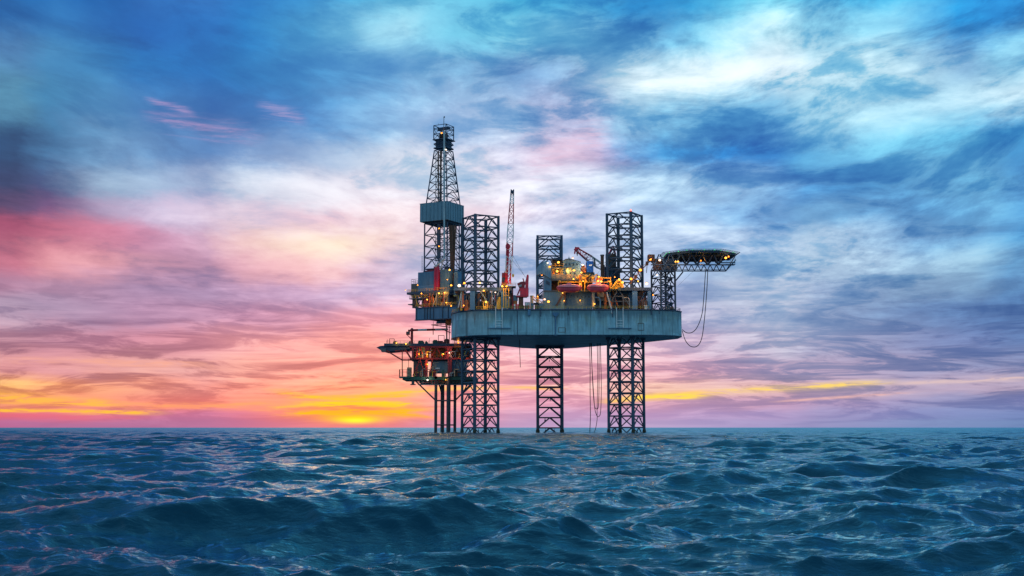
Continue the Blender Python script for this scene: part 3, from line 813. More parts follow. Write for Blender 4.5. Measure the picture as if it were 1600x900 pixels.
# wind wall: open ring of clad panels with cut corners
wl, ww = 7.6, 8.6; cc = 2.4
poly = [(-wl, ww - 0.0), (-wl, -ww + cc), (-wl + cc, -ww), (wl - cc, -ww), (wl, -ww + cc), (wl, ww - cc * 0.3), (wl - 0.6, ww)]
q = MB(TD); pin = [(x * 0.94, y * 0.94) for x, y in poly]; n_ = len(poly)
vs = [(x, y, zw0) for x, y in poly] + [(x, y, zw1) for x, y in poly] + [(x, y, zw0) for x, y in pin] + [(x, y, zw1) for x, y in pin]
fs = []
for k in range(n_):
    j = (k + 1) % n_
    fs += [(k, j, n_ + j, n_ + k), (2 * n_ + j, 2 * n_ + k, 3 * n_ + k, 3 * n_ + j), (n_ + k, n_ + j, 3 * n_ + j, 3 * n_ + k), (j, k, 2 * n_ + k, 2 * n_ + j)]
q.add(vs, fs)
for k in range(n_):                                  # standing seams
    a = Vector(poly[k]); b_ = Vector(poly[(k + 1) % n_]); L = (b_ - a).length; d_ = (b_ - a).normalized(); nn = Vector((d_.y, -d_.x))
    m_ = max(1, int(L / 1.9))
    for j in range(m_):
        p = a.lerp(b_, (j + 0.5) / m_)
        for s_ in (1, -1):
            pp = p + nn * 0.08 * s_
            q.tube((pp.x, pp.y, zw0 + 0.05), (pp.x, pp.y, zw1 - 0.05), 0.20, 4)
ww_ = q.build('wind_wall', M['clad'], der)
q = MB(TD); q.prism([(x * 0.93, y * 0.93) for x, y in poly], zw0 + 0.3, zw0 + 0.6); q.build('racking_floor', M['navy'], ww_)
# slanted roof strips inside the wall top
q = MB(TD)
for x in (-5, -2.5, 0, 2.5, 5): q.box(x - 0.15, -ww * 0.9, zw1 + 0.0, x + 0.15, ww * 0.9, zw1 + 0.35)
q.tube((-wl, ww, zw1), (wl, ww, zw1), 0.16, 5); q.tube((-wl, ww, zw1), (-wl, -ww + cc, zw1), 0.16, 5)
q.build('wall_top_beam', M['clad'], ww_)
# crown: an open box frame on a solid water table
ch = 3.4; zk0, zk1, zk2 = Zp(233, 566), Zp(219, 566), Zp(197, 566)
q = MB(TD); q.prism([(-ch, -ch), (ch, -ch), (ch, ch), (-ch, ch)], zk0, zk0 + 0.5); q.prism([(-ch - .6, -ch - .6), (ch + .3, -ch - .6), (ch + .3, ch + .6), (-ch - .6, ch + .6)], zk1 - 0.4, zk1)
lattice(q, [(-ch, -ch, zk0), (ch, -ch, zk0), (ch, ch, zk0), (-ch, ch, zk0)], [(-ch, -ch, zk1), (ch, -ch, zk1), (ch, ch, zk1), (-ch, ch, zk1)], 2, 0.16, 'X')
q.box(-ch * 0.8, -ch * 0.8, zk0 + 0.5, ch * 0.8, ch * 0.8, zk1 - 0.4)
ct = q.build('crown_platform', M['navy'], der)
cb = [(-ch, -ch), (ch, -ch), (ch, ch), (-ch, ch)]
q = MB(TD)
for x, y in cb: q.tube((x, y, zk1), (x, y, zk2), 0.24, 6)
for z in (zk1 + 2.6, zk2 - 1.6, zk2 - 0.1):
    for k in range(4): q.tube((*cb[k], z), (*cb[(k + 1) % 4], z), 0.17, 5)
for k in range(4): q.tube((*cb[k], zk1), (*cb[(k + 1) % 4], zk2 - 1.6), 0.13, 5); q.tube((*cb[(k + 1) % 4], zk1 + 2.6), (*cb[k], zk2), 0.11, 5)
q.box(-3.2, -0.5, zk2 - 2.0, 3.2, 0.5, zk2 - 0.6)
q.build('crown_frame', M['navy'], ct)
q = MB(TD)
for x in (-1.6, -0.5, 0.6, 1.7): q.lathe((x, 0, 0), [(0.01, 0)], 3) if False else q.tube((x - 0.15, 0, zk1 + 2.0), (x + 0.15, 0, zk1 + 2.0), 1.3, 16)
q.build('crown_sheave', M['brown'], ct)
a = P(693.5, 197, 562); q = MB(); q.tube((a.x, 562, zk1), (a.x, 562, Zp(182, 562)), 0.22, 6, 0.15); q.tube((a.x, 562, Zp(184, 562)), (a.x + .3, 562, Zp(182, 562)), 0.3, 6); q.build('antenna', M['dull'], der)
a = P(685, 197, 564); q = MB(); q.tube((a.x, 564, zk2), (a.x, 564, Zp(193, 564)), 0.1, 5); q.build('lightning_rod', M['dull'], der)
# big pale standpipe in front, from the crown to the floor
q = MB(); q.path([P(694, 205, 557.5), P(694, 268, 557.0), P(694.2, 404, 553), P(680, 417, 552.5)], 0.42, 8); q.path([P(694, 404, 553.2), P(688, 421, 552.6)], 0.25, 6); q.build('standpipe', M['grey'], der)
q = MB(); q.tube(P(685, 236, 562), P(685.3, 322, 562), 0.33, 8); q.tube(P(688.7, 236, 562), P(688.9, 320, 562), 0.45, 8); q.build('guide_rail', M['brown'], der)
q = MB(); q.tube(P(686, 350, 560), P(686, 404, 560), 0.85, 8); q.build('top_drive', M['navy'], der)
q = MB(); q.tube(P(681, 236, 562), P(680, 420, 562), 0.1, 5); q.tube(P(683, 236, 562), P(683, 420, 562), 0.1, 5); q.build('drilling_line', M['black'], der)
# racked pipe stands
q = MB(); rr_ = random.Random(3)
for k in range(9):
    x = 703.5 + k * 0.95
    q.tube(P(x + (k - 4) * 0.35, 352, 557 + rr_.random()), P(705 + k * 0.45, 446, 557 + rr_.random()), 0.2, 6)
q.build('racked_pipe', M['brown'], der)
for xx in (717.5,):
    q = MB(); q.tube(P(xx, 350, 557), P(xx, 447, 557), 0.3, 6); q.tube(P(xx - 4, 350, 557), P(xx - 3.5, 447, 557), 0.12, 6); q.build('dead_line_post', M['navy'], der)
# monkey board ladder on the near side of the lower mast
q = MB()
for s_ in (0, 1.6): q.tube(P(659 + s_, 400, 560), P(659 + s_, 424, 560), 0.07, 4)
for k in range(9): q.tube(P(659, 401 + k * 2.6, 560), P(660.6, 401 + k * 2.6, 560), 0.06, 4)
q.build('ladder', M['dull'], der)

# ------------------------------------------------------------------ cranes
def boom(name, a, b_, w, parent, segs, root=None):
    """Lattice boom from a to b_; segs = [(t0, t1, material)]"""
    a = Vector(a); b_ = Vector(b_); d = (b_ - a).normalized(); side = d.cross(Vector((0, 1, 0))).normalized(); up = d.cross(side).normalized()
    L = (b_ - a).length
    def cor(t_):
        wt = w * (0.35 + 0.65 * min(1, t_ / 0.15)) if t_ < 0.15 else w * (0.45 + 0.55 * min(1, (1 - t_) / 0.45))
        c_ = a.lerp(b_, t_); return [c_ + side * wt * sx + up * wt * sy for sx, sy in ((-.5, -.5), (.5, -.5), (.5, .5), (-.5, .5))]
    first = None
    for t0, t1, m_ in segs:
        q = MB(); n = max(2, int((t1 - t0) * L / (w * 0.95)))
        for j in range(n):
            c0, c1 = cor(t0 + (t1 - t0) * j / n), cor(t0 + (t1 - t0) * (j + 1) / n)
            for k in range(4):
                q.tube(c0[k], c1[k], 0.21, 5); q.tube(c0[k], c0[(k + 1) % 4], 0.11, 4)
                q.tube(c0[k], c1[(k + 1) % 4], 0.13, 4) if (j + k) % 2 else q.tube(c0[(k + 1) % 4], c1[k], 0.13, 4)
        o = q.build(name if first is None else 'boom_section', M[m_], parent if first is None else first)
        first = first or o
    return first

cr = thing('pedestal_crane', 'tall red and white lattice boom crane raised steeply beside the near left leg', 'crane', P(788, 447, 509))
a = P(789, 447, 511)
q = MB(); q.lathe((a.x, 512, ZD), [(1.6, 0), (1.6, ZJ - ZD + 0.2), (2.1, ZJ - ZD + 0.25), (2.1, ZJ - ZD + 1.0)], 14); q.build('pedestal', M['blue'], cr)
q = MB(); a = P(783.5, 426, 509); b_ = P(791, 446, 509); q.slab([(a.x, b_.z), (b_.x, b_.z), (b_.x, a.z + 2.2), (a.x + 1.1, a.z), (a.x + 0.2, a.z)][::1], 509.5, 513); cab = q.build('crane_house', M['redsteel'], cr)
q = MB(); a2 = P(784.6, 434, 509.4); b2 = P(788.5, 440, 509.4); q.box(a2.x, 509.3, a2.z, b2.x, 509.48, b2.z); q.build('cab_window', M['glass'], cab)
boom('boom', P(793.5, 444, 509.5), P(800.7, 296, 504), 2.5, cr, [(0, 0.12, 'red'), (0.12, 0.30, 'white'), (0.30, 0.44, 'red'), (0.44, 0.64, 'white'), (0.64, 0.85, 'red'), (0.85, 0.94, 'white'), (0.94, 1.0, 'navy')])
q = MB(); q.tube(P(791.5, 444, 509), P(794, 390, 509), 0.5, 6); q.tube(P(798, 444, 508.5), P(797, 405, 508.5), 0.25, 6); q.build('mast_strut', M['red'], cr)
q = MB(); a = P(793.5, 385, 507); q.lathe(a - Vector((0, 0, 1.2)), [(0.4, 0), (0.95, 0.5), (0.95, 1.8), (0.4, 2.4)], 8); q.build('sheave_block', M['red'], cr)
q = MB(); a = P(800.5, 300, 504); q.tube(a + Vector((-.4, 0, 0)), a + Vector((.5, 0, 0)), 0.7, 12); q.build('boom_head', M['navy'], cr)
q = MB(); q.tube(P(802.2, 300, 503.8), P(801.5, 428, 506), 0.045, 4); q.tube(P(795, 388, 507), P(820, 432, 510), 0.05, 4); q.tube(P(797, 402, 507), P(822, 434, 510), 0.05, 4); q.build('hoist_rope', M['dull'], cr)
q = MB(); a = P(801.6, 429, 506); q.lathe(a - Vector((0, 0, 0.6)), [(0.12, -0.6), (0.4, -0.2), (0.5, 0.4), (0.2, 0.9)], 8); q.build('hook_block', M['yellow'], cr)
q = MB(); a = P(783, 445, 509); b_ = P(806, 448.5, 509); q.box(a.x, 508.0, b_.z - 0.02, b_.x, 514, b_.z + 0.35); pl_ = q.build('crane_platform', M['dull'], cr)
railing([(a.x, 508.1), (b_.x, 508.1), (b_.x, 513.9)], b_.z + 0.35, pl_, M['yellow'], 1.2, 1.3, 0.07)

c2 = thing('crane_house', 'red crane house with open cab and leaning back frame, no boom, mid deck', 'crane', P(814, 478, 512))
a = P(814, 464, 512)
q = MB(); q.lathe((a.x, 513, ZD), [(1.0, 0), (1.0, a.z - ZD), (1.7, a.z - ZD + 0.05)], 12); q.build('pedestal', M['brown'], c2)
q = MB(); a, b_ = P(812.5, 450, 511), P(826, 462.5, 511); q.box(a.x, 511, a.z, b_.x, 515, b_.z); q.box(a.x - 1.6, 511.2, b_.z - 0.4, b_.x - 0.6, 514.6, b_.z + 0.3); ch_ = q.build('machinery_house', M['red'], c2)
def pslab(mb, pts, y0, y1): mb.slab([(P(x, y, y0).x, P(x, y, y0).z) for x, y in pts], y0, y1); return mb
q = MB(); pslab(q, [(820.5, 450), (825.5, 450), (826.3, 431), (825, 428.5), (823, 430), (821, 440)], 511.2, 512.0); pslab(q, [(820.5, 450), (825.5, 450), (826.3, 431), (825, 428.5), (823, 430), (821, 440)], 513.8, 514.6); q.tube(P(825, 431, 511.6), P(825, 431, 514.2), 0.3, 8); q.build('back_frame', M['red'], c2)
q = MB(); pslab(q, [(808, 443), (814, 440), (820, 439.5), (820, 449.8), (811.5, 450)], 511.2, 512.9); cb_ = q.build('cab', M['redsteel'], c2)
q = MB(); pslab(q, [(809.5, 446.5), (815, 444), (815, 447.5), (810.5, 448)], 511.05, 511.19); q.build('cab_window', M['grey'], cb_)
q = MB(); q.tube(P(818, 450, 511.5), P(824, 432, 511.5), 0.22, 6); q.tube(P(813, 450, 511.5), P(808.5, 461, 511.5), 0.3, 6); q.tube(P(817, 435, 512), P(819, 441, 512), 0.25, 6); q.build('strut', M['red'], c2)

c3 = thing('knuckle_crane', 'red and white boom crane sloping down behind the blue container', 'crane', P(950, 441, 535))
q = MB(); a, b_ = P(946, 418, 535), P(956, 441, 535); q.box(a.x, 534, a.z, b_.x, 537, ZD); q.build('pedestal', M['navy'], c3)
q = MB(); a, b_ = P(947, 396, 534), P(963, 418, 534); q.box(a.x, 534, a.z, b_.x, 538, b_.z); q.build('crane_house', M['brown'], c3)
q = MB(); q.tube(P(951, 397, 534), P(958, 384, 534), 0.3, 6); q.tube(P(962, 397, 534), P(958, 384, 534), 0.3, 6); q.build('back_frame', M['red'], c3)
boom('boom', P(945, 421, 533), P(899, 388, 524), 2.6, c3, [(0, 0.18, 'navy'), (0.18, 0.55, 'white'), (0.55, 0.72, 'redsteel'), (0.72, 1.0, 'red')])
q = MB(); pslab(q, [(897, 395), (898.2, 386.5), (904, 385.8), (906, 388), (900.5, 390), (899, 396), (897.5, 397)], 523.6, 524.4); q.build('boom_head', M['red'], c3)
q = MB(); q.tube(P(901.6, 388, 524), P(901.8, 395, 524), 0.28, 6); q.tube(P(901.8, 395, 524), P(902, 400, 524), 0.4, 6, 0.1); q.build('hook_block', M['brown'], c3)
q = MB(); q.tube(P(929, 403, 528), P(929, 416, 528), 0.35, 6); q.tube(P(904, 387, 524), P(958, 384, 534), 0.06, 4); q.tube(P(941, 418, 532), P(930, 432, 532), 0.06, 4); q.build('hoist_rope', M['dull'], c3)

# ------------------------------------------------------------------ exhaust stack and dark tower behind the right leg
st = thing('exhaust_stack', 'slim rusty brown exhaust stack standing left of the near right leg', 'chimney', P(941, 441, 522))
q = MB(); q.tube((P(941, 440, 522).x, 522, ZD), P(941, 399, 522), 0.75, 12); q.build('flue', M['brown'], st)
q = MB(); q.tube(P(941, 400, 522), P(941, 398, 522), 0.9, 12); q.build('flue_cap', M['dull'], st)
tw = thing('machinery_tower', 'dark navy louvred machinery tower behind the near right leg', 'tower', P(955, 441, 527))
q = MB(); a, b_ = P(944.5, 417, 527), P(967, 443, 527); q.box(a.x, 527, a.z, b_.x, 533, ZD)
for k in range(9): z = b_.z + (a.z - b_.z) * (k + 0.3) / 9; q.box(a.x - 0.15, 526.8, z, b_.x + 0.15, 527.0, z + 0.25)
q.build('wall', M['navy'], tw)
q = MB(); a = P(944, 417, 527)
for x in (945, 950, 956, 962, 966): q.tube(P(x, 418, 526.8), P(x, 409, 526.8), 0.1, 4)
q.tube(P(945, 410, 526.8), P(966, 409, 526.8), 0.1, 4); q.tube(P(945, 414, 526.8), P(966, 413, 526.8), 0.1, 4); q.build('railing', M['dull'], tw)

# ------------------------------------------------------------------ accommodation
def pb(mb, x0, y0, x1, y1, Y, dep, z0=None):
    """box whose near face covers the photograph's x0..x1, y0..y1 at distance Y"""
    a = P(x0, y0, Y); b_ = P(x1, y1, Y)
    mb.box(a.x, Y, b_.z if z0 is None else z0, b_.x, Y + dep, a.z); return mb
def ribs(mb, x0, y0, x1, y1, Y, n, d=0.12):
    a = P(x0, y0, Y); b_ = P(x1, y1, Y)
    for k in range(n):
        x = a.x + (b_.x - a.x) * (k + 0.5) / n; w = (b_.x - a.x) / n * 0.25
        mb.box(x - w, Y - d, b_.z + 0.02, x + w, Y, a.z - 0.02)
def prail(pts, py_base, Y, parent, mat, h=1.2, step=1.4, r=0.06):
    return railing([(P(x, py_base, yy).x, yy) for x, yy in pts], Zp(py_base, Y), parent, mat, h, step, r)

acc = thing('accommodation_block', 'stepped blue grey living quarters with yellow lit galleries behind the lifeboats', 'living quarters', (Xp(882, 478, 516), 520, ZD))
q = MB(); pb(q, 849, 455, 882, 480, 512, 12, ZD); ribs(q, 849.3, 455.5, 881.7, 478, 512, 17); w1 = q.build('lower_wall', M['clad'], acc)
q = MB(); pb(q, 882.1, 456, 926, 480, 514, 12, ZD); ribs(q, 882.5, 457, 925.7, 478, 514, 20); q.build('lower_wall', M['midblue'], acc)
q = MB(); pb(q, 849.5, 430.5, 861.5, 454.5, 512.4, 10); q.build('stair_trunk', M['blue'], acc)
q = MB(); pslab(q, [(838, 430), (838, 420), (843, 413), (852, 407.5), (855, 409), (861, 420), (861, 436), (850, 429), (847, 427.5)], 511.5, 515); q.build('stair_shaft', M['blue'], acc)
q = MB(); pslab(q, [(853.5, 438), (859, 441), (859, 446), (853.5, 443)], 512.2, 512.39); q.build('vent', M['navy'], acc)
q = MB(); pb(q, 862, 438, 926, 456, 519.5, 8); q.build('recess_wall', M['brown'], acc)
q = MB(); pb(q, 861.6, 435.3, 926, 438.2, 511.8, 15); q.build('gallery_floor', M['dull'], acc)
q = MB(); pb(q, 849.5, 453.6, 926, 455.2, 511.5, 9); q.build('boat_deck', M['dull'], acc)
# gallery level with pale wall
q = MB(); pb(q, 862, 419, 896, 435.3, 514.5, 10); q.build('gallery_wall', M['cream'], acc)
q = MB(); pb(q, 861.6, 417.4, 893, 419.2, 511.8, 13); gf = q.build('gallery_roof', M['dull'], acc)
for x in (862.3, 869, 877.5, 885, 892.6):
    q = MB(); pb(q, x - 0.35, 419.2, x + 0.35, 435.3, 511.9, 0.3); q.build('gallery_post', M['cream'], acc)
q = MB(); pb(q, 861.8, 428.5, 893, 435.3, 512.1, 0.12); ribs(q, 862, 428.8, 893, 435.2, 512.1, 16, 0.07); q.build('gallery_parapet', M['cream'], acc)
for x0 in (863.5, 871.5, 880):
    q = MB(); pb(q, x0, 424, x0 + 3, 435, 514.3, 0.2); d_ = q.build('door', M['orange'], acc); q = MB(); pb(q, x0 + 2.2, 429, x0 + 2.5, 430.5, 514.2, 0.12); q.build('handle', M['steel'], d_)
# top level
q = MB(); pb(q, 863, 406.5, 879, 417.4, 516, 9); q.build('upper_wall', M['brown'], acc)
q = MB(); pslab(q, [(880, 436), (880, 407), (884, 404.8), (891, 404.5), (907, 409.2), (907, 436)], 512.3, 522); ribs(q, 882, 410, 907, 419, 512.3, 12, 0.1); hi_ = q.build('wheelhouse', M['clad'], acc)
q = MB(); pslab(q, [(879.5, 407.2), (884, 404.4), (891, 404.0), (907.6, 408.8), (907.6, 409.5), (891, 404.9), (884, 405.3), (879.5, 408)], 512.0, 522.5); q.build('roof_edge', M['navy'], hi_)
for x0 in (883, 889, 895, 901):
    q = MB(); pb(q, x0, 411.5, x0 + 2.4, 415, 512.15, 0.14); q.build('window', M['glass'], hi_)
for x0 in (884, 890.5, 897):
    q = MB(); pb(q, x0, 425.5, x0 + 2, 429, 512.15, 0.14); q.build('window', M['glass'], hi_)
for k in range(7):
    q = MB(); pb(q, 884.5 + k * 5.8, 462, 886.5 + k * 5.8, 465, 513.8, 0.12); q.build('window', M['glass'], w1) if k < 0 else q.build('window', M['glass'], acc)
prail([(862, 512.1), (880, 512.1)], 417.4, 512, gf, M['yellow'], 1.4)
q = MB(); pb(q, 862, 403.5, 879, 405.5, 514, 11); q.build('sun_roof', M['navy'], acc)
for x in (862.5, 870, 878.5):
    q = MB(); pb(q, x - .3, 405.5, x + .3, 417.4, 514.2, 0.3); q.build('roof_post', M['dull'], acc)
prail([(894, 511.9), (926, 511.9)], 435.3, 512, acc, M['yellow'], 1.5)
# inclined stair below the gallery, by the lower wall
q = MB(); q.tube(P(868, 478, 511.4), P(880, 458, 511.4), 0.22, 4); q.tube(P(870, 478, 511.4), P(882, 458, 511.4), 0.22, 4)
for k in range(9): q.tube(P(868.5 + k * 1.3, 476.5 - k * 2.15, 511.4), P(870.5 + k * 1.3, 476.5 - k * 2.15, 511.4), 0.12, 4)
q.build('stair', M['brown'], acc)
q = MB(); pb(q, 880.5, 455.5, 884, 473, 511.9, 0.1); q.build('door_recess', M['brown'], acc)

# antennas on the roof
for (x, y0, y1, lab) in ((867, 404, 394, 'thin whip aerial on the roof over the left lit gallery'), (889, 404, 399.5, 'short stub aerial on the roof peak of the tall clad house')):
    q = MB(); q.tube(P(x, y0, 516), P(x, y1, 516), 0.09, 5); q.lathe(P(x, y0, 516), [(0.3, 0), (0.3, 0.4), (0.1, 0.5)], 8); o = q.build('aerial', M['grey'], None); o['label'] = lab; o['category'] = 'aerial'

def tagm(o, label, cat, group=None):
    o['label'] = label; o['category'] = cat
    if group: o['group'] = group
    return o

# blue container with a white plate
ct_ = thing('shipping_container', 'bright royal blue container with white plate on its side, right of the clad house', 'container', P(921, 425, 513))
q = MB(); pb(q, 916.5, 408, 927, 425.5, 513, 6); ribs(q, 917, 408.8, 926.6, 425, 513, 9, 0.1); q.build('body', M['royal'], ct_)
q = MB(); pb(q, 920.5, 413, 925, 415.4, 512.8, 0.09); q.build('plate', M['white'], ct_)
q = MB()
for x in (916.4, 926.8): pb(q, x, 407.8, x + 0.5, 425.6, 512.85, 0.3)
q.build('corner_post', M['navy'], ct_)
q = MB(); pb(q, 907.5, 425.6, 929, 435.2, 514, 7); q.build('support_house', M['navy'], ct_)
cz = thing('machinery_skid', 'rusty orange machinery skid lit between clad house and blue container', 'machinery', P(911, 425, 513))
q = MB(); pb(q, 908, 417.5, 915.5, 425.4, 513, 4); pb(q, 909, 414.5, 914, 417.4, 513.5, 3); q.build('housing', M['orange'], cz)
q = MB(); q.tube(P(908.2, 420, 512.6), P(915.3, 420, 512.6), 0.25, 8); q.tube(P(910.5, 425, 512.6), P(910.5, 414, 512.6), 0.2, 8); q.build('pipe', M['brown'], cz)

# ------------------------------------------------------------------ lifeboats
def lifeboat(px0, px1, py0, py1, Y):
    a, b_ = P(px0, py0, Y), P(px1, py1, Y)
    L = b_.x - a.x; H = a.z - b_.z; cx = (a.x + b_.x) / 2; z0 = b_.z
    root = thing('lifeboat', '', 'lifeboat', (cx, Y + 1.6, z0), 'enclosed lifeboats hanging along the side')
    n = 20; m = 10
    def shell(lo, name, mat, top):
        q = MB(); vs = []; fs = []
        for i in range(n + 1):
            u = -1 + 2 * i / n
            w = max(0.03, (1 - abs(u) ** 3.2)) * 1.75
            sheer = 0.55 + 0.06 * abs(u) ** 2 * 1.5
            for j in range(m + 1):
                t_ = math.pi * j / m
                yy = -math.cos(t_) * w
                if top:
                    zz = H * sheer + H * (0.97 - sheer) * (max(0, 1 - abs(u) ** 3.5)) ** 0.7 * math.sin(t_) ** 0.6
                else:
                    zz = H * sheer - H * sheer * (1 - abs(u) ** 4.5 * 0.8) * math.sin(t_) ** 0.55
                vs.append((cx + u * L / 2 * (1.0 if top else 1.0 - 0.0), Y + 1.6 + yy, z0 + zz))
        for i in range(n):
            for j in range(m):
                p = i * (m + 1) + j; fs.append((p, p + 1, p + m + 2, p + m + 1) if not top else (p, p + m + 1, p + m + 2, p + 1))
        q.add(vs, fs); return q.build(name, mat, root, True)
    shell(0, 'hull', M['boat'], False); cn = shell(0, 'canopy', M['boat2'], True)
    q = MB()
    for i in range(n):
        u0, u1 = -1 + 2 * i / n, -1 + 2 * (i + 1) / n
        f = lambda u: Vector((cx + u * L / 2, Y + 1.6 - max(0.03, 1 - abs(u) ** 3.2) * 1.78, z0 + H * (0.55 + 0.09 * u * u)))
        q.tube(f(u0), f(u1), 0.13, 5)
    q.build('fender', M['redsteel'], root)
    q = MB(); q.slab([(cx - L * .12, z0 + H * .93), (cx + L * .1, z0 + H * .93), (cx + L * .07, z0 + H * 1.13), (cx - L * .08, z0 + H * 1.13)], Y + 0.9, Y + 2.3); h_ = q.build('conning_hatch', M['boat2'], cn)
    for u in (-0.45, -0.15, 0.18, 0.48):
        q = MB(); X = cx + u * L / 2; q.box(X - 0.28, Y + 0.42, z0 + H * .72, X + 0.28, Y + 0.62, z0 + H * .84); q.build('porthole', M['glass'], cn)
    q = MB(); q.tube((cx + L * .40, Y + 1.6, z0 + H * .12), (cx + L * .47, Y + 1.6, z0 + H * .12), 0.3, 8); q.build('propeller_guard', M['dull'], root)
    return root
lb1 = lifeboat(869.5, 910, 443, 456.2, 506.2); lb1['label'] = 'crimson enclosed lifeboat hanging left, just below the two yellow lit gallery bays'
lb2 = lifeboat(917, 952.5, 442.5, 456.0, 506.2); lb2['label'] = 'pinkish red enclosed lifeboat hanging right, beside the yellow arched frame'
def davit(x0, x1, side, lab):
    d = thing('boat_davit', lab, 'davit', P((x0 + x1) / 2, 455, 509), 'davits holding the lifeboats')
    for x in (x0, x1):
        q = MB(); q.path([P(x, 455.5, 509.6), P(x, 441, 509.6), P(x + (1.5 if x == x0 else -1.5), 439.2, 509.2), P(x + (3.5 if x == x0 else -3.5), 439.2, 507.9)], 0.24, 6); q.build('arm', M['yellow'], d)
        q = MB(); xx = x + (3.5 if x == x0 else -3.5); q.tube(P(xx, 439.3, 507.9), P(xx, 446, 507.9), 0.07, 5); q.build('fall_wire', M['dull'], d)
    q = MB(); q.tube(P(x0, 440.8, 509.8), P(x1, 440.8, 509.8), 0.2, 6); q.build('cross_bar', M['yellow'], d)
    q = MB(); q.tube(P((x0 + x1) / 2 - 2, 450, 510.6), P((x0 + x1) / 2 + 2, 450, 510.6), 0.7, 10); q.build('winch', M['brown'], d)
davit(872.5, 908.5, 0, 'yellow davit frame over the left lifeboat'); davit(913.8, 953.5, 0, 'yellow davit frame over the right lifeboat')

# ------------------------------------------------------------------ yellow arched frame right of the lifeboats and its chute
ya = thing('yellow_arch_frame', 'brightly lit yellow arched pipe frame right of the lifeboats', 'arched frame', P(964, 452, 508))
def arc(x0, y0, x1, y1, h, Y, n=10):
    pts = []
    for k in range(n + 1):
        t_ = k / n; pts.append(P(x0 + (x1 - x0) * t_, y0 + (y1 - y0) * t_ - h * math.sin(math.pi * (t_ ** 1.5)), Y))
    return pts
for Y in (507.5, 510.5):
    q = MB(); q.path(arc(954, 451, 974, 449, 12, Y), 0.38, 8); q.path(arc(957.5, 451.5, 971.5, 450, 8, Y), 0.22, 6); q.build('arch_rib', M['yellow'], ya)
q = MB()
for t_ in (0.15, 0.35, 0.55, 0.75, 0.9):
    k = int(t_ * 10); q.tube(arc(954, 451, 974, 449, 12, 507.5)[k], arc(954, 451, 974, 449, 12, 510.5)[k], 0.15, 5)
q.build('cross_tube', M['yellow'], ya)
q = MB(); pslab(q, [(955, 451.5), (962, 446), (968, 440.5), (972, 444), (972, 449), (966, 451.5)], 508.6, 509.4); q.build('infill_panel', M['yellow'], ya)
q = MB(); pb(q, 934, 433.6, 955, 434.8, 509, 1.6); q.tube(P(953.5, 435, 509.5), P(957, 450, 509.5), 0.2, 6); q.build('yellow_beam', M['yellow'], ya)
q = MB(); pb(q, 950, 451.8, 1000, 453.4, 508.9, 12); q.build('platform', M['dull'], ya)

# yellow pipe tangle over the second lifeboat
yp = thing('pipe_manifold', 'yellow and green pipe manifold with valves above the right lifeboat', 'pipework', P(925, 441, 510))
rr_ = random.Random(11)
for k in range(16):
    x = 906 + k * 2.1; y = rr_.uniform(428, 433); m_ = rr_.choice(['yellow', 'cream', 'yellow', 'brown', 'orange', 'deckgreen', 'grey'])
    q = MB(); Y = 510 + rr_.uniform(-0.8, 1.5)
    q.path([P(x, 440.5, Y), P(x, y, Y), P(x + rr_.uniform(1.5, 5), y + rr_.uniform(-0.5, 2), Y)], rr_.uniform(0.12, 0.32), 6)
    q.build('pipe', M[m_], yp)
for x, y in ((911, 434), (917, 431), (925, 433.5), (933, 437), (940, 436), (903, 433)):
    q = MB(); a = P(x, y, 509.4); q.lathe(a - Vector((0, 0, 0.6)), [(0.2, 0), (0.62, 0.2), (0.62, 0.9), (0.2, 1.2)], 10); q.build('valve', M[rr_.choice(['yellow', 'orange', 'cream'])], yp)

# pipe rack under the platform, right of the lower wall
pr = thing('pipe_rack', 'tangled grey and brown pipe rack between living quarters and right leg', 'pipework', P(958, 481, 510))
rr_ = random.Random(5)
for k in range(26):
    x = rr_.uniform(928, 1010); y = rr_.uniform(456, 477); Y = 508.3 + rr_.uniform(0.5, 5.0)
    m_ = rr_.choice(['steel', 'dull', 'brown', 'brown', 'dull', 'orange', 'navy', 'cream', 'navy', 'blue'])
    q = MB(); r_ = rr_.uniform(0.12, 0.34)
    if k % 3 == 0: q.path([P(x, 481, Y), P(x, y, Y), P(x + rr_.uniform(3, 9), y, Y)], r_, 7)
    elif k % 3 == 1: q.path([P(x - 6, y, Y), P(x + 3, y, Y), P(x + 5, y + 4, Y), P(x + 5, 481, Y)], r_, 7)
    else: q.tube(P(x, 481, Y), P(x + rr_.uniform(-9, 9), 455, Y), r_, 7)
    q.build('pipe', M[m_], pr)
for (x0, y0, x1, y1, m_) in ((934, 456, 944, 470, 'dull'), (944.5, 460, 948, 477, 'orange'), (972, 461, 986, 480, 'brown'), (997, 455, 1010, 480, 'brown'), (927, 455.4, 949, 480, 'navy'), (949.3, 457, 971, 480, 'navy')):
    q = MB(); Y = 512 if m_ != 'navy' else 516; pb(q, x0, y0, x1, y1, Y, 3, ZD if y1 > 476 else None); pb(q, x0 - .4, y0 - .8, x1 + .4, y0 - 0.05, Y - 0.2, 3.4); q.build('equipment_case', M[m_], pr)
q = MB(); q.tube(P(926.8, 455, 508.6), P(926.8, 480, 508.6), 0.55, 8); q.build('yellow_post', M['cream'], pr)
q = MB(); a = P(939, 460, 511); q.lathe(a, [(0.1, -1.6), (1.2, -1.2), (1.5, 0), (1.2, 1.2), (0.1, 1.6)], 14); q.build('pressure_vessel', M['cream'], pr)
q = MB(); q.tube(P(948, 457, 508), P(955, 482, 506.4), 0.35, 6); q.tube(P(955, 480, 506.3), P(956, 490, 505.6), 0.28, 6); q.build('overboard_pipe', M['steel'], pr)

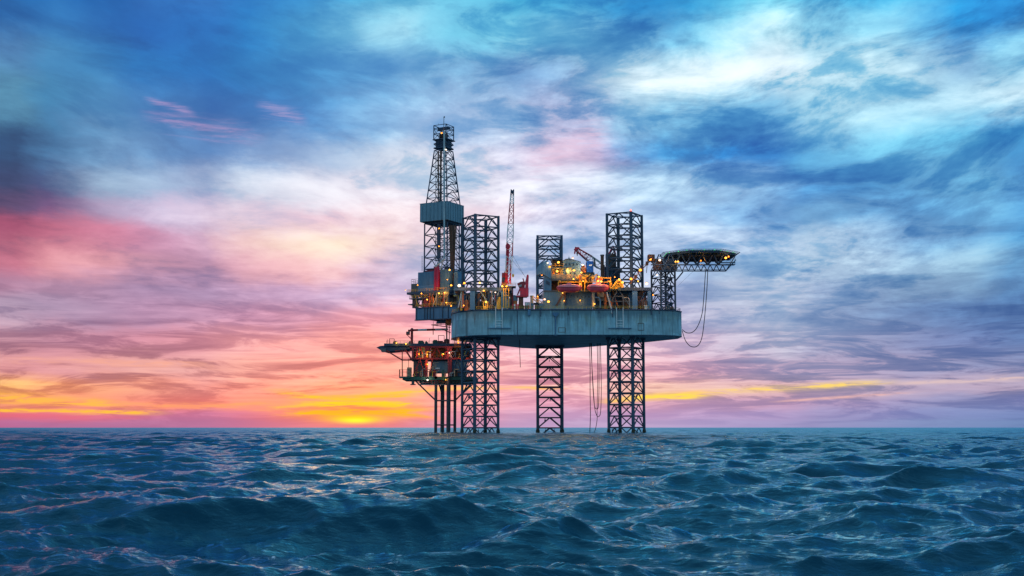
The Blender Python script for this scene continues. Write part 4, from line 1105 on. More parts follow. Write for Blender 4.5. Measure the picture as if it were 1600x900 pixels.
# ------------------------------------------------------------------ left jacking-house clutter and mid-deck things
cl = thing('pump_skid', 'brown and yellow pump skid crowded round the near left leg', 'machinery', P(750, 481, 511))
rr_ = random.Random(21)
for k in range(64):
    x = rr_.uniform(711, 799); y = rr_.uniform(453.5, 476); Y = 509.5 + rr_.uniform(0.0, 4.0)
    m_ = rr_.choice(['brown', 'dull', 'yellow', 'navy', 'redsteel', 'steel', 'brown', 'orange', 'midblue', 'navy', 'cream'])
    q = MB()
    if k % 4 == 0: pb(q, x, y, x + rr_.uniform(3, 7), 481, Y, 2.0, ZD); q.build('equipment_case', M[m_], cl)
    elif k % 4 == 1: q.path([P(x, 481, Y), P(x, y, Y), P(x + rr_.uniform(3, 9), y, Y)], rr_.uniform(0.12, 0.3), 7); q.build('pipe', M[m_], cl)
    elif k % 4 == 2: q.path([P(x - 5, y - 3, Y), P(x + 3, y - 3, Y), P(x + 3, 481, Y)], rr_.uniform(0.1, 0.28), 7); q.build('pipe', M[m_], cl)
    else: q.tube(P(x, 481, Y), P(x + rr_.uniform(-7, 7), 453, Y), rr_.uniform(0.1, 0.3), 6); q.build('brace', M[m_], cl)
q = MB()
for x in (787, 790.5, 795): q.tube(P(x, 450, 508), P(x, 481, 508), 0.2, 6)
q.tube(P(787, 462, 508), P(795, 462, 508), 0.15, 5); q.build('yellow_post', M['yellow'], cl)

yb = thing('control_cabin', 'small lit yellow cabin on the deck edge left of centre, near left leg', 'cabin', P(758, 481, 507.2))
q = MB(); pb(q, 754.5, 472, 762.5, 482, 507.2, 2.6, ZD + 0.005); q.build('body', M['yellow'], yb)
q = MB(); pb(q, 754, 471.2, 763.2, 472, 506.9, 3.2); q.build('roof', M['cream'], yb)
q = MB(); pb(q, 756, 474, 758.4, 477.5, 507.08, 0.1); pb(q, 759.3, 474, 761.3, 477.5, 507.08, 0.1); q.build('window', M['glass'], yb)

tk = thing('dome_tank', 'grey blue domed tank on rusty skirt between tall crane and red crane house', 'tank', P(803, 481, 512))
q = MB(); a = P(803.5, 481, 513); r_ = 1.55 * 0.98
q.lathe((a.x, 513, Zp(468, 513)), [(r_, -0.6), (r_, 0.6)] + [(r_ * math.cos(t_), 0.6 + r_ * 0.85 * math.sin(t_)) for t_ in (0.3, 0.6, 0.9, 1.2, 1.45)], 18); q.build('dome', M['clad'], tk)
q = MB(); q.lathe((a.x, 513, ZD), [(1.3, 0), (1.3, Zp(470, 513) - ZD), (1.5, Zp(470, 513) - ZD)], 14); q.build('skirt', M['orange'], tk)

def drum_rack(px0, px1, label, mats, py=475.5, Y=508.2):
    d = thing('drum_rack', label, 'drum rack', P((px0 + px1) / 2, 481, Y))
    n = len(mats)
    for k, m_ in enumerate(mats):
        x = Xp(px0 + (px1 - px0) * (k + .5) / n, 480, Y); r_ = (Xp(px1, 480, Y) - Xp(px0, 480, Y)) / n * 0.42
        q = MB(); z1 = Zp(py, Y); q.lathe((x, Y + r_, ZD + 0.1), [(r_, 0), (r_, (z1 - ZD) * .33), (r_ * 1.05, (z1 - ZD) * .35), (r_, (z1 - ZD) * .37), (r_, (z1 - ZD) * .66), (r_ * 1.05, (z1 - ZD) * .68), (r_, (z1 - ZD) * .7), (r_, z1 - ZD)], 12)
        q.build('drum', M[m_], d)
    q = MB(); a, b_ = Xp(px0, 480, Y), Xp(px1, 480, Y); q.box(a, Y - 0.1, ZD, b_, Y + 2.0, ZD + 0.1)
    for x in (a, b_): q.tube((x, Y - 0.1, ZD), (x, Y - 0.1, ZD + 1.5), 0.07, 4)
    q.tube((a, Y - 0.1, ZD + 1.3), (b_, Y - 0.1, ZD + 1.3), 0.07, 4)
    q.build('rack_frame', M['dull'], d)
drum_rack(800, 811, 'rack of red and white drums at the deck edge below the dome tank', ['red', 'white', 'red', 'red'])
drum_rack(817, 827, 'low rack of brown and red drums right of the crane house foot', ['brown', 'redsteel', 'brown', 'red'], 477.5)

def cabin_box(name, label, cat, x0, y0, x1, y1, Y, dep, mat, rib=0, door=True):
    o = thing(name, label, cat, (Xp((x0 + x1) / 2, y1, Y), Y, ZD))
    q = MB(); pb(q, x0, y0, x1, 481, Y, dep, ZD)
    if rib: ribs(q, x0 + .3, y0 + .5, x1 - .3, 479, Y, rib, 0.09)
    q.build('body', M[mat], o)
    q = MB()
    for x in (x0, x1 - 0.5): pb(q, x - .05, y0 - .1, x + .55, 480.5, Y - 0.13, 0.12)
    pb(q, x0 - .05, y0 - .35, x1 + .05, y0 + .2, Y - 0.14, dep + 0.2)
    q.build('frame', M['dull'], o)
    if door:
        q = MB(); pb(q, (x0 + x1) / 2 - 1, y0 + 1.5, (x0 + x1) / 2 + 1, 480, Y - 0.08, 0.07); q.build('door', M['dull'], o)
    return o
cabin_box('container', 'low white container between red crane house and beige post', 'container', 820, 472.5, 828, 481, 511, 3, 'white', 6)
cabin_box('container', 'pale blue open crate right of the white container', 'container', 829.5, 474, 834, 481, 509, 3, 'blue', 3)
cabin_box('container', 'small orange tool crate at the foot of the yellow brace', 'container', 835.5, 476, 840, 481, 508.5, 2, 'orange', 3)
cabin_box('container', 'grey blue locker under the pink white lamp', 'container', 842, 474.5, 849, 481, 508.8, 3, 'clad', 4)
cabin_box('container', 'dark red crate beside the near left leg', 'container', 763.5, 476, 770, 481, 508.1, 2, 'redsteel', 5)
cabin_box('container', 'brown crate against the right jacking frame', 'container', 1003, 470, 1011.5, 481, 508.2, 1.2, 'brown', 4)
bp = thing('stub_crane', 'beige stub crane post with dark jib and yellow brace left of the living quarters', 'crane', P(831, 481, 510))
q = MB(); a = P(831, 481, 510); q.lathe((a.x, 510, ZD), [(0.75, 0), (0.62, Zp(464, 510) - ZD), (0.85, Zp(463.5, 510) - ZD), (0.85, Zp(462, 510) - ZD)], 12); q.build('post', M['cream'], bp)
q = MB(); q.tube(P(832, 467, 510), P(846, 476, 510), 0.25, 6); q.tube(P(834, 464, 510), P(848, 473, 510), 0.18, 6)
for k in range(6): q.tube(P(833 + k * 2.3, 467.3 + k * 1.5, 510), P(835 + k * 2.3, 464.4 + k * 1.5, 510), 0.1, 4)
q.build('jib', M['cream'], bp)
q = MB(); pslab(q, [(834, 473), (834, 476), (843, 476.5), (840, 473)], 510.5, 511.5); q.build('counterweight', M['black'], bp)
q = MB(); q.tube(P(840.5, 460, 511), P(840.5, 473, 511), 0.14, 6, 0.3); q.tube(P(839, 466, 511), P(842.5, 466, 511), 0.1, 5); q.build('yellow_mast', M['yellow'], bp)

# winch drums on deck
for (x, lab) in ((722, 'brown mooring winch on the rounded deck corner below the drill floor'), (1047, 'dark mooring winch at the right end of the deck')):
    w_ = thing('mooring_winch', lab, 'winch', P(x, 481, 512)); a = P(x, 479, 513)
    q = MB(); q.tube((a.x - 1.1, 513, ZD + 1.0), (a.x + 1.1, 513, ZD + 1.0), 0.7, 14); q.build('drum', M['brown'], w_)
    for s_ in (-1.2, 1.2):
        q = MB(); q.tube((a.x + s_ - .08, 513, ZD + 1.0), (a.x + s_ + .08, 513, ZD + 1.0), 1.0, 16); q.box(a.x + s_ - .15, 512.2, ZD, a.x + s_ + .15, 513.8, ZD + 0.9); q.build('flange', M['dull'], w_)

# ------------------------------------------------------------------ stairway with lit landings up to the helideck
sw = thing('stairway', 'steep steel stairway with orange lit landings climbing to the helideck', 'stairs', P(988, 446, 512))
pts = [(984, 444), (993, 434), (1001, 423), (1011, 413), (1021, 403)]
for (xa, ya_), (xb, yb_) in zip(pts, pts[1:]):
    q = MB()
    for Y in (505.2, 506.4): q.tube(P(xa, ya_, Y), P(xb, yb_, Y), 0.17, 5)
    for k in range(10): t_ = k / 10; q.tube(P(xa + (xb - xa) * t_, ya_ + (yb_ - ya_) * t_, 505.2), P(xa + (xb - xa) * t_, ya_ + (yb_ - ya_) * t_, 506.4), 0.09, 4)
    fl = q.build('stair_flight', M['brown'], sw)
    q = MB(); q.tube(P(xa, ya_ - 4, 505.2), P(xb, yb_ - 4, 505.2), 0.08, 4)
    for k in range(5): t_ = k / 5; q.tube(P(xa + (xb - xa) * t_, ya_ + (yb_ - ya_) * t_, 505.2), P(xa + (xb - xa) * t_, ya_ + (yb_ - ya_) * t_ - 4, 505.2), 0.06, 4)
    q.build('handrail', M['brown'], fl)
for x, y in pts[1:]:
    q = MB(); pb(q, x - 2.3, y - 0.4, x + 2.3, y + 0.8, 504.9, 2.0); l_ = q.build('landing', M['brown'], sw)
    q = MB(); pb(q, x - 2.2, y - 4.6, x + 2.2, y - 0.4, 506.7, 0.12); q.build('landing_panel', M['brown'], l_)
for x, y in ((993, 434), (1001, 423), (1011, 413)):
    q = MB(); q.tube(P(x, y + 1, 506), P(x, y + 1, 506) * 1.0 + Vector((0, 2.4, -3.0)), 0.15, 5); q.build('bracket', M['navy'], sw)
q = MB(); pb(q, 1013, 397.5, 1023, 407, 509, 4); ribs(q, 1013.3, 398, 1022.7, 406.5, 509, 6, 0.08); q.build('stair_head_cabin', M['brown'], sw)

# ------------------------------------------------------------------ helideck on its lattice tower
hd = thing('helideck', 'dark eight sided helideck with sloping safety net cantilevered off the right end', 'helideck', P(1093, 402, 520))
HC = P(1092.5, 398.5, 520); hz = HC.z; R_ = 14.9
def octo(r, off=0): return [(HC.x + r * math.cos(math.radians(22.5 + 45 * k + off)) / math.cos(math.radians(22.5)) * 0.985, HC.y + r * math.sin(math.radians(22.5 + 45 * k + off)) / math.cos(math.radians(22.5)) * 0.985) for k in range(8)]
q = MB(); q.prism(octo(R_), hz - 0.35, hz); dk = q.build('deck_plate', M['deckgreen'], hd)
q = MB()
oc = octo(R_ - 0.2)
for k in range(8): q.tube((*oc[k], hz - 0.75), (*oc[(k + 1) % 8], hz - 0.75), 0.38, 4)
for dx in range(-12, 13, 3):
    w = min(R_ - 0.5, (R_ * 1.41 - abs(dx))) - 0.3
    q.box(HC.x + dx - 0.18, HC.y - w, hz - 1.35, HC.x + dx + 0.18, HC.y + w, hz - 0.36)
for dy in (-10, -5, 0, 5, 10):
    w = min(R_ - 0.5, (R_ * 1.41 - abs(dy))) - 0.3
    q.box(HC.x - w, HC.y + dy - 0.15, hz - 1.6, HC.x + w, HC.y + dy + 0.15, hz - 0.9)
q.build('deck_beam', M['navy'], hd)
q = MB(); o1, o2 = octo(R_ + 0.05), octo(R_ + 1.75)
for k in range(8):
    a0, a1, b0, b1 = o1[k], o1[(k + 1) % 8], o2[k], o2[(k + 1) % 8]
    q.tube((*b0, hz + 0.25), (*b1, hz + 0.25), 0.09, 4)
    for j in range(8):
        t_ = j / 8; q.tube((a0[0] + (a1[0] - a0[0]) * t_, a0[1] + (a1[1] - a0[1]) * t_, hz - 0.4), (b0[0] + (b1[0] - b0[0]) * t_, b0[1] + (b1[1] - b0[1]) * t_, hz + 0.25), 0.07, 4)
    for f in (0.25, 0.5, 0.75):
        q.tube((a0[0] + (b0[0] - a0[0]) * f, a0[1] + (b0[1] - a0[1]) * f, hz - 0.4 + 0.65 * f), (a1[0] + (b1[0] - a1[0]) * f, a1[1] + (b1[1] - a1[1]) * f, hz - 0.4 + 0.65 * f), 0.045, 4)
q.build('safety_net', M['net'], hd)
M['greenlamp'] = glow_mat('green_perimeter_glass', (0.05, 0.9, 0.15), 1.6)
for k in range(8):
    for t_ in (0.1, 0.5, 0.85):
        a0, a1 = octo(R_ - 0.1)[k], octo(R_ - 0.1)[(k + 1) % 8]
        x_, y_ = a0[0] + (a1[0] - a0[0]) * t_, a0[1] + (a1[1] - a0[1]) * t_
        q = MB(); q.lathe((x_, y_, hz), [(0.16, 0), (0.18, 0.12), (0.14, 0.3), (0.03, 0.36)], 8); q.build('perimeter_light', M['greenlamp'], hd)
# trusses below: two long ones back to the tower, diagonals up to the plate
for Y in (508.5, 531.5) and (509.5, 526):
    b0 = P(1036, 426, Y); zb_ = Zp(423.5, Y); x0, x1 = Xp(1017, 421, Y), Xp(1134, 418, Y); n = 12
    q = MB(); q.tube((x0, Y, zb_), (x1, Y, zb_), 0.24, 6); q.tube((x0, Y, zb_ + 2.7), (x1 + 1.0, Y, zb_ + 2.7), 0.22, 6)
    for k in range(n):
        xa, xb = x0 + (x1 - x0) * k / n, x0 + (x1 - x0) * (k + 1) / n; xm = (xa + xb) / 2
        q.tube((xa, Y, zb_), (xm, Y, zb_ + 2.7), 0.2, 5); q.tube((xm, Y, zb_ + 2.7), (xb, Y, zb_), 0.2, 5)
    tr = q.build('support_truss', M['navy'], hd)
    q = MB()
    for k in range(0, 7):
        xa = x0 + 1.5 + (x1 - x0) * k / 7; q.tube((xa, Y, zb_ + 2.7), (xa - 2.0, Y, hz - 1.2), 0.3, 5); q.tube((xa, Y, zb_ + 2.7), (xa + 2.0, Y, hz - 1.2), 0.3, 5)
    q.tube((x1, Y, zb_), (x1 + 4.5, Y, hz - 1.2), 0.2, 6)
    q.build('strut', M['navy'], tr)
q = MB(); 
for k in range(9): x_ = Xp(1040 + k * 11.5, 420, 510); q.tube((x_, 509.5, Zp(421.5, 509.5)), (x_, 526, Zp(421.5, 526)), 0.14, 5)
q.build('cross_beam', M['navy'], hd)
# escape walkway at the far right
q = MB(); pb(q, 1118, 409.6, 1149, 410.6, 506.5, 1.5); pb(q, 1134, 412.6, 1149, 413.4, 506.5, 3.0)
for x in (1141, 1145, 1148.5): q.tube(P(x, 413, 506.6), P(x, 402.5, 506.6), 0.08, 4)
q.tube(P(1134, 408, 506.6), P(1149, 404.5, 506.6), 0.08, 4)
wk = q.build('escape_walkway', M['navy'], hd)
# under-deck casing near the tower
q = MB(); pb(q, 1035, 404, 1058, 421, 513, 10); q.build('foam_room', M['navy'], hd)
q = MB(); pb(q, 1023.5, 404, 1034, 420.5, 511, 8); q.build('landing_cabin', M['brown'], hd)
# tower
cx_, cy_ = Xp(1036, 421, 518), 518
a_ = math.radians(26); s2 = 3.6
cor = [(cx_ + x * math.cos(a_) - y * math.sin(a_), cy_ + x * math.sin(a_) + y * math.cos(a_)) for x, y in ((-s2, -s2), (s2, -s2), (s2, s2), (-s2, s2))]
zt_ = Zp(421.5, 518)
q = MB(); lattice(q, [(*c, ZD) for c in cor], [(*c, zt_) for c in cor], 5, 0.2, 'K', 0.2)
tl = q.build('support_tower', M['navy'], hd)
for c in cor:
    q = MB(); q.tube((*c, ZD), (*c, zt_), 0.42, 8); q.build('tower_leg', M['leg'], tl)
q = MB(); lattice(q, [(cx_ - 1, cy_ + 5, ZD), (cx_ + 4.4, cy_ + 4, ZD), (cx_ + 3.6, cy_ + 9, ZD)], [(cx_ - 1, cy_ + 5, zt_), (cx_ + 4.4, cy_ + 4, zt_), (cx_ + 3.6, cy_ + 9, zt_)], 5, 0.16, 'X'); q.build('inner_brace', M['navy'], tl)
q = MB(); q.tube(P(1054.5, 440, 514), P(1067, 425, 512), 0.3, 6); q.tube(P(1054.5, 440, 520), P(1067, 425, 522), 0.3, 6); q.build('knee_brace', M['navy'], hd)
q = MB(); q.tube(P(1056, 440, 514), P(1056, 462, 514), 0.1, 5); q.tube(P(1060, 446, 513), P(1083, 424, 510), 0.04, 4); q.build('drain_line', M['dull'], hd)

# ------------------------------------------------------------------ hoses
def hose(name, label, pts, r, mat='black', group=None, cat='hose'):
    # smooth the polyline with Catmull-Rom
    V = [Vector(p) for p in pts]; out = []
    for i in range(len(V) - 1):
        p0 = V[max(0, i - 1)]; p1 = V[i]; p2 = V[i + 1]; p3 = V[min(len(V) - 1, i + 2)]
        for k in range(6):
            t_ = k / 6
            out.append(0.5 * ((2 * p1) + (p2 - p0) * t_ + (2 * p0 - 5 * p1 + 4 * p2 - p3) * t_ ** 2 + (3 * p1 - p0 - 3 * p2 + p3) * t_ ** 3))
    out.append(V[-1]); q = MB(); q.path(out, r, 6); o = q.build(name, M[mat], None); return tagm(o, label, cat, group)
hose('loading_hose', 'black hose looping low from helideck to hull end, lowest of the two big loops', [P(1106, 421, 512), P(1104, 460, 512), P(1100, 505, 512), P(1096, 530, 512), P(1089, 541, 512), P(1079, 541, 512), P(1071, 532, 512), P(1066, 517, 513)], 0.16)
hose('loading_hose', 'black hose in a tighter loop inside the lower one beside the hull end', [P(1102.5, 421, 512.5), P(1100, 460, 512.5), P(1097, 490, 512.5), P(1090, 510, 512.5), P(1082, 519, 512.5), P(1073, 520, 512.5), P(1066, 515, 513)], 0.16)
YH = 540
hg = 'hoses hanging under the hull'
hose('hanging_hose', 'straight black hose from hull to water, leftmost of the hanging bunch', [P(921, 536, YH), P(922, 570, YH), P(922, 610, YH), P(922.5, 650, YH), P(921.5, 676, YH)], 0.16, 'black', hg)
hose('hanging_hose', 'black hose in a U ending at the shorter loop of the bunch', [P(924, 536, YH), P(925, 575, YH), P(927, 615, YH), P(929, 634, YH), P(932, 639, YH), P(935, 634, YH), P(936, 600, YH), P(936, 536, YH)], 0.14, 'black', hg)
hose('hanging_hose', 'black hose in the longest U loop of the bunch', [P(923, 536, YH + 1), P(926, 590, YH + 1), P(929, 635, YH + 1), P(932, 648, YH + 1), P(935, 651, YH + 1), P(938.5, 643, YH + 1), P(939.5, 600, YH + 1), P(938, 536, YH + 1)], 0.14, 'black', hg)
hose('hanging_hose', 'black hose trailing from the long loop down to the water', [P(933, 536, YH - 1), P(934, 580, YH - 1), P(933, 640, YH - 1), P(933, 655, YH - 1), P(931, 668, YH - 1), P(928, 677, YH - 1)], 0.13, 'black', hg)
hose('hanging_hose', 'short black hose ending midway, left of the centre leg', [P(812, 524, 530), P(812, 545, 530), P(812.6, 560, 530), P(813, 574, 530)], 0.13, 'black', hg)

# ------------------------------------------------------------------ wellhead platform
YW = 574
wp = thing('wellhead_platform', 'small red and grey wellhead platform on four piles behind the left leg', 'platform', P(695, 600, YW + 6))
for (px, Y, r_) in ((681.2, YW + 2, 0.72), (691.5, YW + 14, 0.95), (701, YW + 0, 1.0), (711, YW + 14, 0.72)):
    q = MB(); a = P(px, 600, Y); q.tube((a.x, Y, -8), (a.x, Y, Zp(590, Y)), r_, 12); q.build('pile', M['pile'], wp)
q = MB()
for y in (626, 664): q.tube(P(681, y, YW + 2), P(711, y, YW + 14), 0.36, 8); q.tube(P(681, y, YW + 2), P(701, y, YW), 0.3, 8); q.tube(P(691, y, YW + 14), P(711, y, YW + 14), 0.3, 8)
q.build('brace', M['pile'], wp)
for a, b_ in ((P(648, 594, YW + 2), P(680, 625, YW + 2)), (P(736, 600, YW + 10), P(712, 625, YW + 14)), (P(684, 592, YW + 2), P(690, 614, YW + 12))):
    q = MB(); q.tube(a, b_, 0.36, 8); q.build('brace', M['pile'], wp)
q = MB(); pb(q, 679, 588, 683, 592, YW, 3); pb(q, 629, 588.5, 745, 593.5, YW, 22); pb(q, 655, 593.6, 742, 598.5, YW + 3, 14); q.build('cellar_deck', M['deckgreen'], wp)
q = MB(); pb(q, 643, 593.6, 647, 601, YW + 1, 2); pb(q, 641, 600, 649, 601.5, YW + 1, 2); q.build('sump', M['dull'], wp)
# hanging walkway under the cellar deck
q = MB(); pb(q, 653, 600, 735, 601.6, YW + 1, 2.2)
for x in (654, 661, 668, 676, 684, 697, 707, 722, 734): q.tube(P(x, 594, YW + 1), P(x, 600.5, YW + 1), 0.09, 4)
q.build('hanging_walkway', M['dull'], wp)
railing([(P(653, 600, YW + 1).x, YW + 1), (P(735, 600, YW + 1).x, YW + 1)], Zp(600, YW + 1), wp, M['redsteel'], 1.6, 1.3, 0.07)
# lower modules
q = MB(); pb(q, 646, 565, 664, 588.4, YW + 3, 9); ribs(q, 646.3, 566, 663.6, 588, YW + 3, 8); q.build('lower_module', M['dull'], wp)
q = MB(); pb(q, 673.1, 565, 699, 582, YW + 2, 12); ribs(q, 674, 566, 698, 581, YW + 2, 10); q.build('lower_module', M['clad'], wp)
for a, b_ in (((645, 587), (656, 562)), ((656, 562), (665, 587)), ((671, 587), (676, 562)), ((706, 588), (714, 562)), ((714, 562), (724, 588)), ((724, 588), (734, 562)), ((708, 558), (716, 541)), ((716, 541), (726, 558)), ((674, 558), (682, 543)), ((682, 543), (692, 558))):
    q = MB(); q.tube(P(*a, YW - 1.1), P(*b_, YW - 1.1), 0.24, 6); q.build('diagonal', M['redsteel'] if a[0] < 700 else M['navy'], wp)
q = MB(); pb(q, 705.5, 562, 728, 588, YW + 0.2, 12); ribs(q, 706, 562.5, 727.5, 587.5, YW + 0.2, 7); q.build('blue_module', M['midblue'], wp)
q = MB(); pb(q, 680.5, 574.5, 687, 576.3, YW + 0.7, 0.1); q.build('sign_plate', M['white'], wp)
q = MB(); pb(q, 640, 559, 741, 561.6, YW - 1.2, 20); q.build('mezzanine_deck', M['redsteel'], wp)
q = MB(); pb(q, 600, 536.5, 736, 540.5, YW - 1, 20); q.build('weather_deck', M['navy'], wp)
q = MB(); pb(q, 640, 540.6, 710, 543.0, YW - 1.4, 0.7); q.build('edge_beam', M['redsteel'], wp)
for (x0, x1) in ((643.5, 646.5), (650.5, 652.5), (664.5, 671), (698, 706)):
    q = MB(); pb(q, x0, 540.6, x1, 559, YW - 1.3, 1.6); q.build('column', M['redsteel'], wp)
for (x0, x1) in ((700, 706), (664.5, 668)):
    q = MB(); pb(q, x0, 561.7, x1, 588.4, YW - 1.3, 1.6); q.build('column', M['redsteel'], wp)
for a, b_ in (((646, 559), (651, 543)), ((671, 543), (676, 559)), ((656, 543), (664, 559))):
    q = MB(); q.tube(P(*a, YW - 0.6), P(*b_, YW - 0.6), 0.25, 6); q.build('diagonal', M['redsteel'], wp)
q = MB(); pb(q, 653, 543, 664, 559, YW + 2, 8); ribs(q, 653.3, 543.2, 663.8, 558.8, YW + 2, 5); q.build('cabin', M['clad'], wp)
for (x0, y0, x1, y1, Y) in ((673, 543.5, 697, 559, YW + 4), (706, 543, 734, 558, YW + 6), (647, 545, 652.5, 559, YW + 5)):
    q = MB(); pb(q, x0, y0, x1, y1, Y, 7); ribs(q, x0 + .3, y0 + .5, x1 - .3, y1 - .5, Y, 6); q.build('process_module', M['brown'], wp)
rr_ = random.Random(9)
for k in range(56):
    x = rr_.choice([rr_.uniform(643, 697), rr_.uniform(700, 736)]); Y = YW + rr_.uniform(0.2, 2.0); up_ = rr_.random() < 0.5
    y1 = 559 if up_ else 588; y0 = y1 - rr_.uniform(5, 12); m_ = rr_.choice(['yellow', 'brown', 'dull', 'redsteel', 'cream', 'deckgreen', 'steel', 'navy'])
    q = MB(); q.path([P(x, y1, Y - 2.2), P(x, y0, Y - 2.2), P(x + rr_.uniform(2, 7), y0, Y - 2.2)], rr_.uniform(0.12, 0.3), 6); q.build('pipe', M[m_], wp)
for (x, m_) in ((655, 'redsteel'), (661, 'brown'), (676, 'redsteel'), (690, 'deckgreen'), (670, 'deckgreen')):
    q = MB(); pb(q, x, 580, x + 5, 588.4, YW - 0.8, 1.5); pb(q, x + 1, 577.5, x + 4, 579.9, YW - 0.5, 1.0); q.build('equipment_case', M[m_], wp)
# left overhang
q = MB(); pslab(q, [(588, 543), (594, 540.5), (641, 537), (641, 545), (625, 547), (602, 549), (596, 547)], YW, YW + 16); q.build('overhang_deck', M['navy'], wp)
q = MB(); pslab(q, [(594, 544.5), (603, 544.5), (603, 549.5), (596, 549.5)], YW - 1, YW + 3); q.build('loading_box', M['dull'], wp)
for Y in (YW, YW + 14):
    q = MB(); q.tube(P(604, 548, Y), P(629, 563, Y), 0.3, 6); q.tube(P(633, 546, Y), P(642, 560, Y), 0.4, 6); q.tube(P(628, 562.5, Y), P(644, 562.5, Y), 0.3, 6); q.tube(P(617, 548, Y), P(641, 550, Y), 0.2, 6); q.build('overhang_strut', M['redsteel'], wp)
q = MB(); q.tube(P(628.5, 548, YW), P(628.5, 588, YW), 0.22, 6); q.tube(P(638.5, 560, YW), P(638.5, 575, YW), 0.12, 5); q.build('riser_pipe', M['brown'], wp)
q = MB(); pb(q, 623.5, 588.2, 641, 590.4, YW - 1, 5); ld_ = q.build('side_platform', M['deckgreen'], wp)
railing([(P(623.7, 588, YW - 1).x, YW + 3.5), (P(623.7, 588, YW - 1).x, YW - 0.9), (P(641, 588, YW - 1).x, YW - 0.9)], Zp(588, YW - 1), ld_, M['redsteel'], 3.2, 1.3, 0.08)
q = MB(); pb(q, 636, 574, 642.5, 588, YW - 0.5, 3); ribs(q, 636.3, 575, 642.3, 587.6, YW - 0.5, 3); q.build('ladder_cage', M['cream'], ld_)
# weather deck fittings
railing([(P(604, 536, YW - 1).x, YW - 0.9), (P(735, 536, YW - 1).x, YW - 0.9)], Zp(536.5, YW - 1), wp, M['dull'], 1.2, 1.6, 0.07)
for (x0, x1, y0) in ((608.5, 616, 529.5), (685, 694, 524)):
    q = MB()
    for x in (x0, x1): q.tube(P(x, 537, YW + 1), P(x, y0, YW + 1), 0.14, 5); q.tube(P(x, 537, YW + 5), P(x, y0, YW + 5), 0.14, 5)
    q.tube(P(x0, y0, YW + 1), P(x1, y0, YW + 1), 0.14, 5); q.tube(P(x0, y0, YW + 5), P(x1, y0, YW + 5), 0.14, 5); q.build('lifting_frame', M['redsteel'], wp)
q = MB(); q.tube(P(605, 536, YW), P(605, 530, YW), 0.1, 5); q.tube(P(671, 536, YW), P(671, 528, YW), 0.08, 5); q.build('aerial', M['dull'], wp)
for (x0, y0, x1) in ((653, 533.5, 662), (676, 532.5, 684), (694, 531, 702), (638, 534.5, 643), (664, 534.5, 668), (684, 534, 693), (614, 534.5, 620)):
    q = MB(); pb(q, x0, y0, x1, 536.5, YW + 1, 4); pb(q, x0 + 1, y0 - 1.5, x1 - 1.2, y0, YW + 1.5, 2.5); q.build('deck_unit', M[rr_.choice(['redsteel', 'brown', 'dull', 'deckgreen'])], wp)

pc = thing('deck_crane', 'red and white straight boom crane lying level above the wellhead platform deck', 'crane', P(643.5, 537, YW + 1))
q = MB(); a = P(643.5, 537, YW + 1); q.lathe(a, [(0.85, 0), (0.6, 1.0), (0.6, Zp(517, YW + 1) - a.z), (0.95, Zp(517, YW + 1) - a.z + 0.1), (0.95, Zp(515, YW + 1) - a.z), (0.3, Zp(512.5, YW + 1) - a.z)], 12); q.build('mast', M['redsteel'], pc)
q = MB(); pb(q, 637.5, 515, 644, 517.5, YW, 2.2); pb(q, 634.5, 518, 640, 523, YW, 2.0); cb_ = q.build('operator_cab', M['redsteel'], pc)
q = MB(); pb(q, 635.2, 519, 639.3, 521.5, YW - 0.15, 0.12); q.build('cab_window', M['glass'], cb_)
q = MB(); q.tube(P(636, 523, YW), P(643, 530, YW), 0.18, 6); q.build('strut', M['redsteel'], pc)
q = MB(); prev_ = None
fb = None
for (x0, x1, m_) in ((644.5, 653, 'redsteel'), (653, 667, 'white'), (667, 680, 'redsteel'), (680, 700, 'white')):
    q = MB(); a, b_ = P(x0, 516.3 - (x0 - 644) * 0.025, YW + 1), P(x1, 516.3 - (x1 - 644) * 0.025, YW + 1)
    q.tube(a, b_, 0.42, 8); q.tube(a + Vector((0, 0, .5)), b_ + Vector((0, 0, .5)), 0.12, 5)
    o = q.build('boom' if fb is None else 'boom_section', M[m_], fb or pc); fb = fb or o
q = MB(); q.tube(P(676.8, 507, YW + 1), P(676.8, 523, YW + 1), 0.18, 6); q.build('hook_wire', M['brown'], pc)

# well conductor and wire walkway between cantilever and platform
wc = thing('well_riser', 'rusty brown well riser and scaffold hanging under the cantilever', 'riser', P(700, 500, 560))
q = MB(); pb(q, 696.5, 499, 704.5, 508, 560, 3); q.build('tension_box', M['orange'], wc)
q = MB(); q.tube(P(698, 508, 561), P(698, 537, 561), 0.35, 8); q.tube(P(702, 508, 561), P(702, 537, 561), 0.2, 8); q.build('riser_pipe', M['brown'], wc)
q = MB(); q.tube(P(674, 507.5, 560), P(704, 511.5, 560), 0.2, 6); q.tube(P(674, 507.5, 560), P(704, 506, 560), 0.15, 6); q.tube(P(690, 514, 560), P(704, 520, 560), 0.2, 6)
for x in (677, 683, 689, 696): q.tube(P(x, 502, 560), P(x, 510, 560), 0.1, 5)
q.build('scaffold', M['redsteel'], wc)

# flotsam beneath hull near left leg: a service basket
sb = thing('service_basket', 'lit rusty service basket under the hull beside the left leg', 'work basket', P(716, 535, 545))
q = MB(); pb(q, 709, 541, 728, 542.5, 545, 5); q.tube(P(710, 530, 545.5), P(710, 541, 545.5), 0.15, 5); q.tube(P(727, 530, 545.5), P(727, 541, 545.5), 0.15, 5)
for k in range(7): q.tube(P(711 + k * 2.5, 541, 545.2), P(712.5 + k * 2.2, 533 + (k % 3), 545.2), 0.12, 5)
q.build('frame', M['brown'], sb)

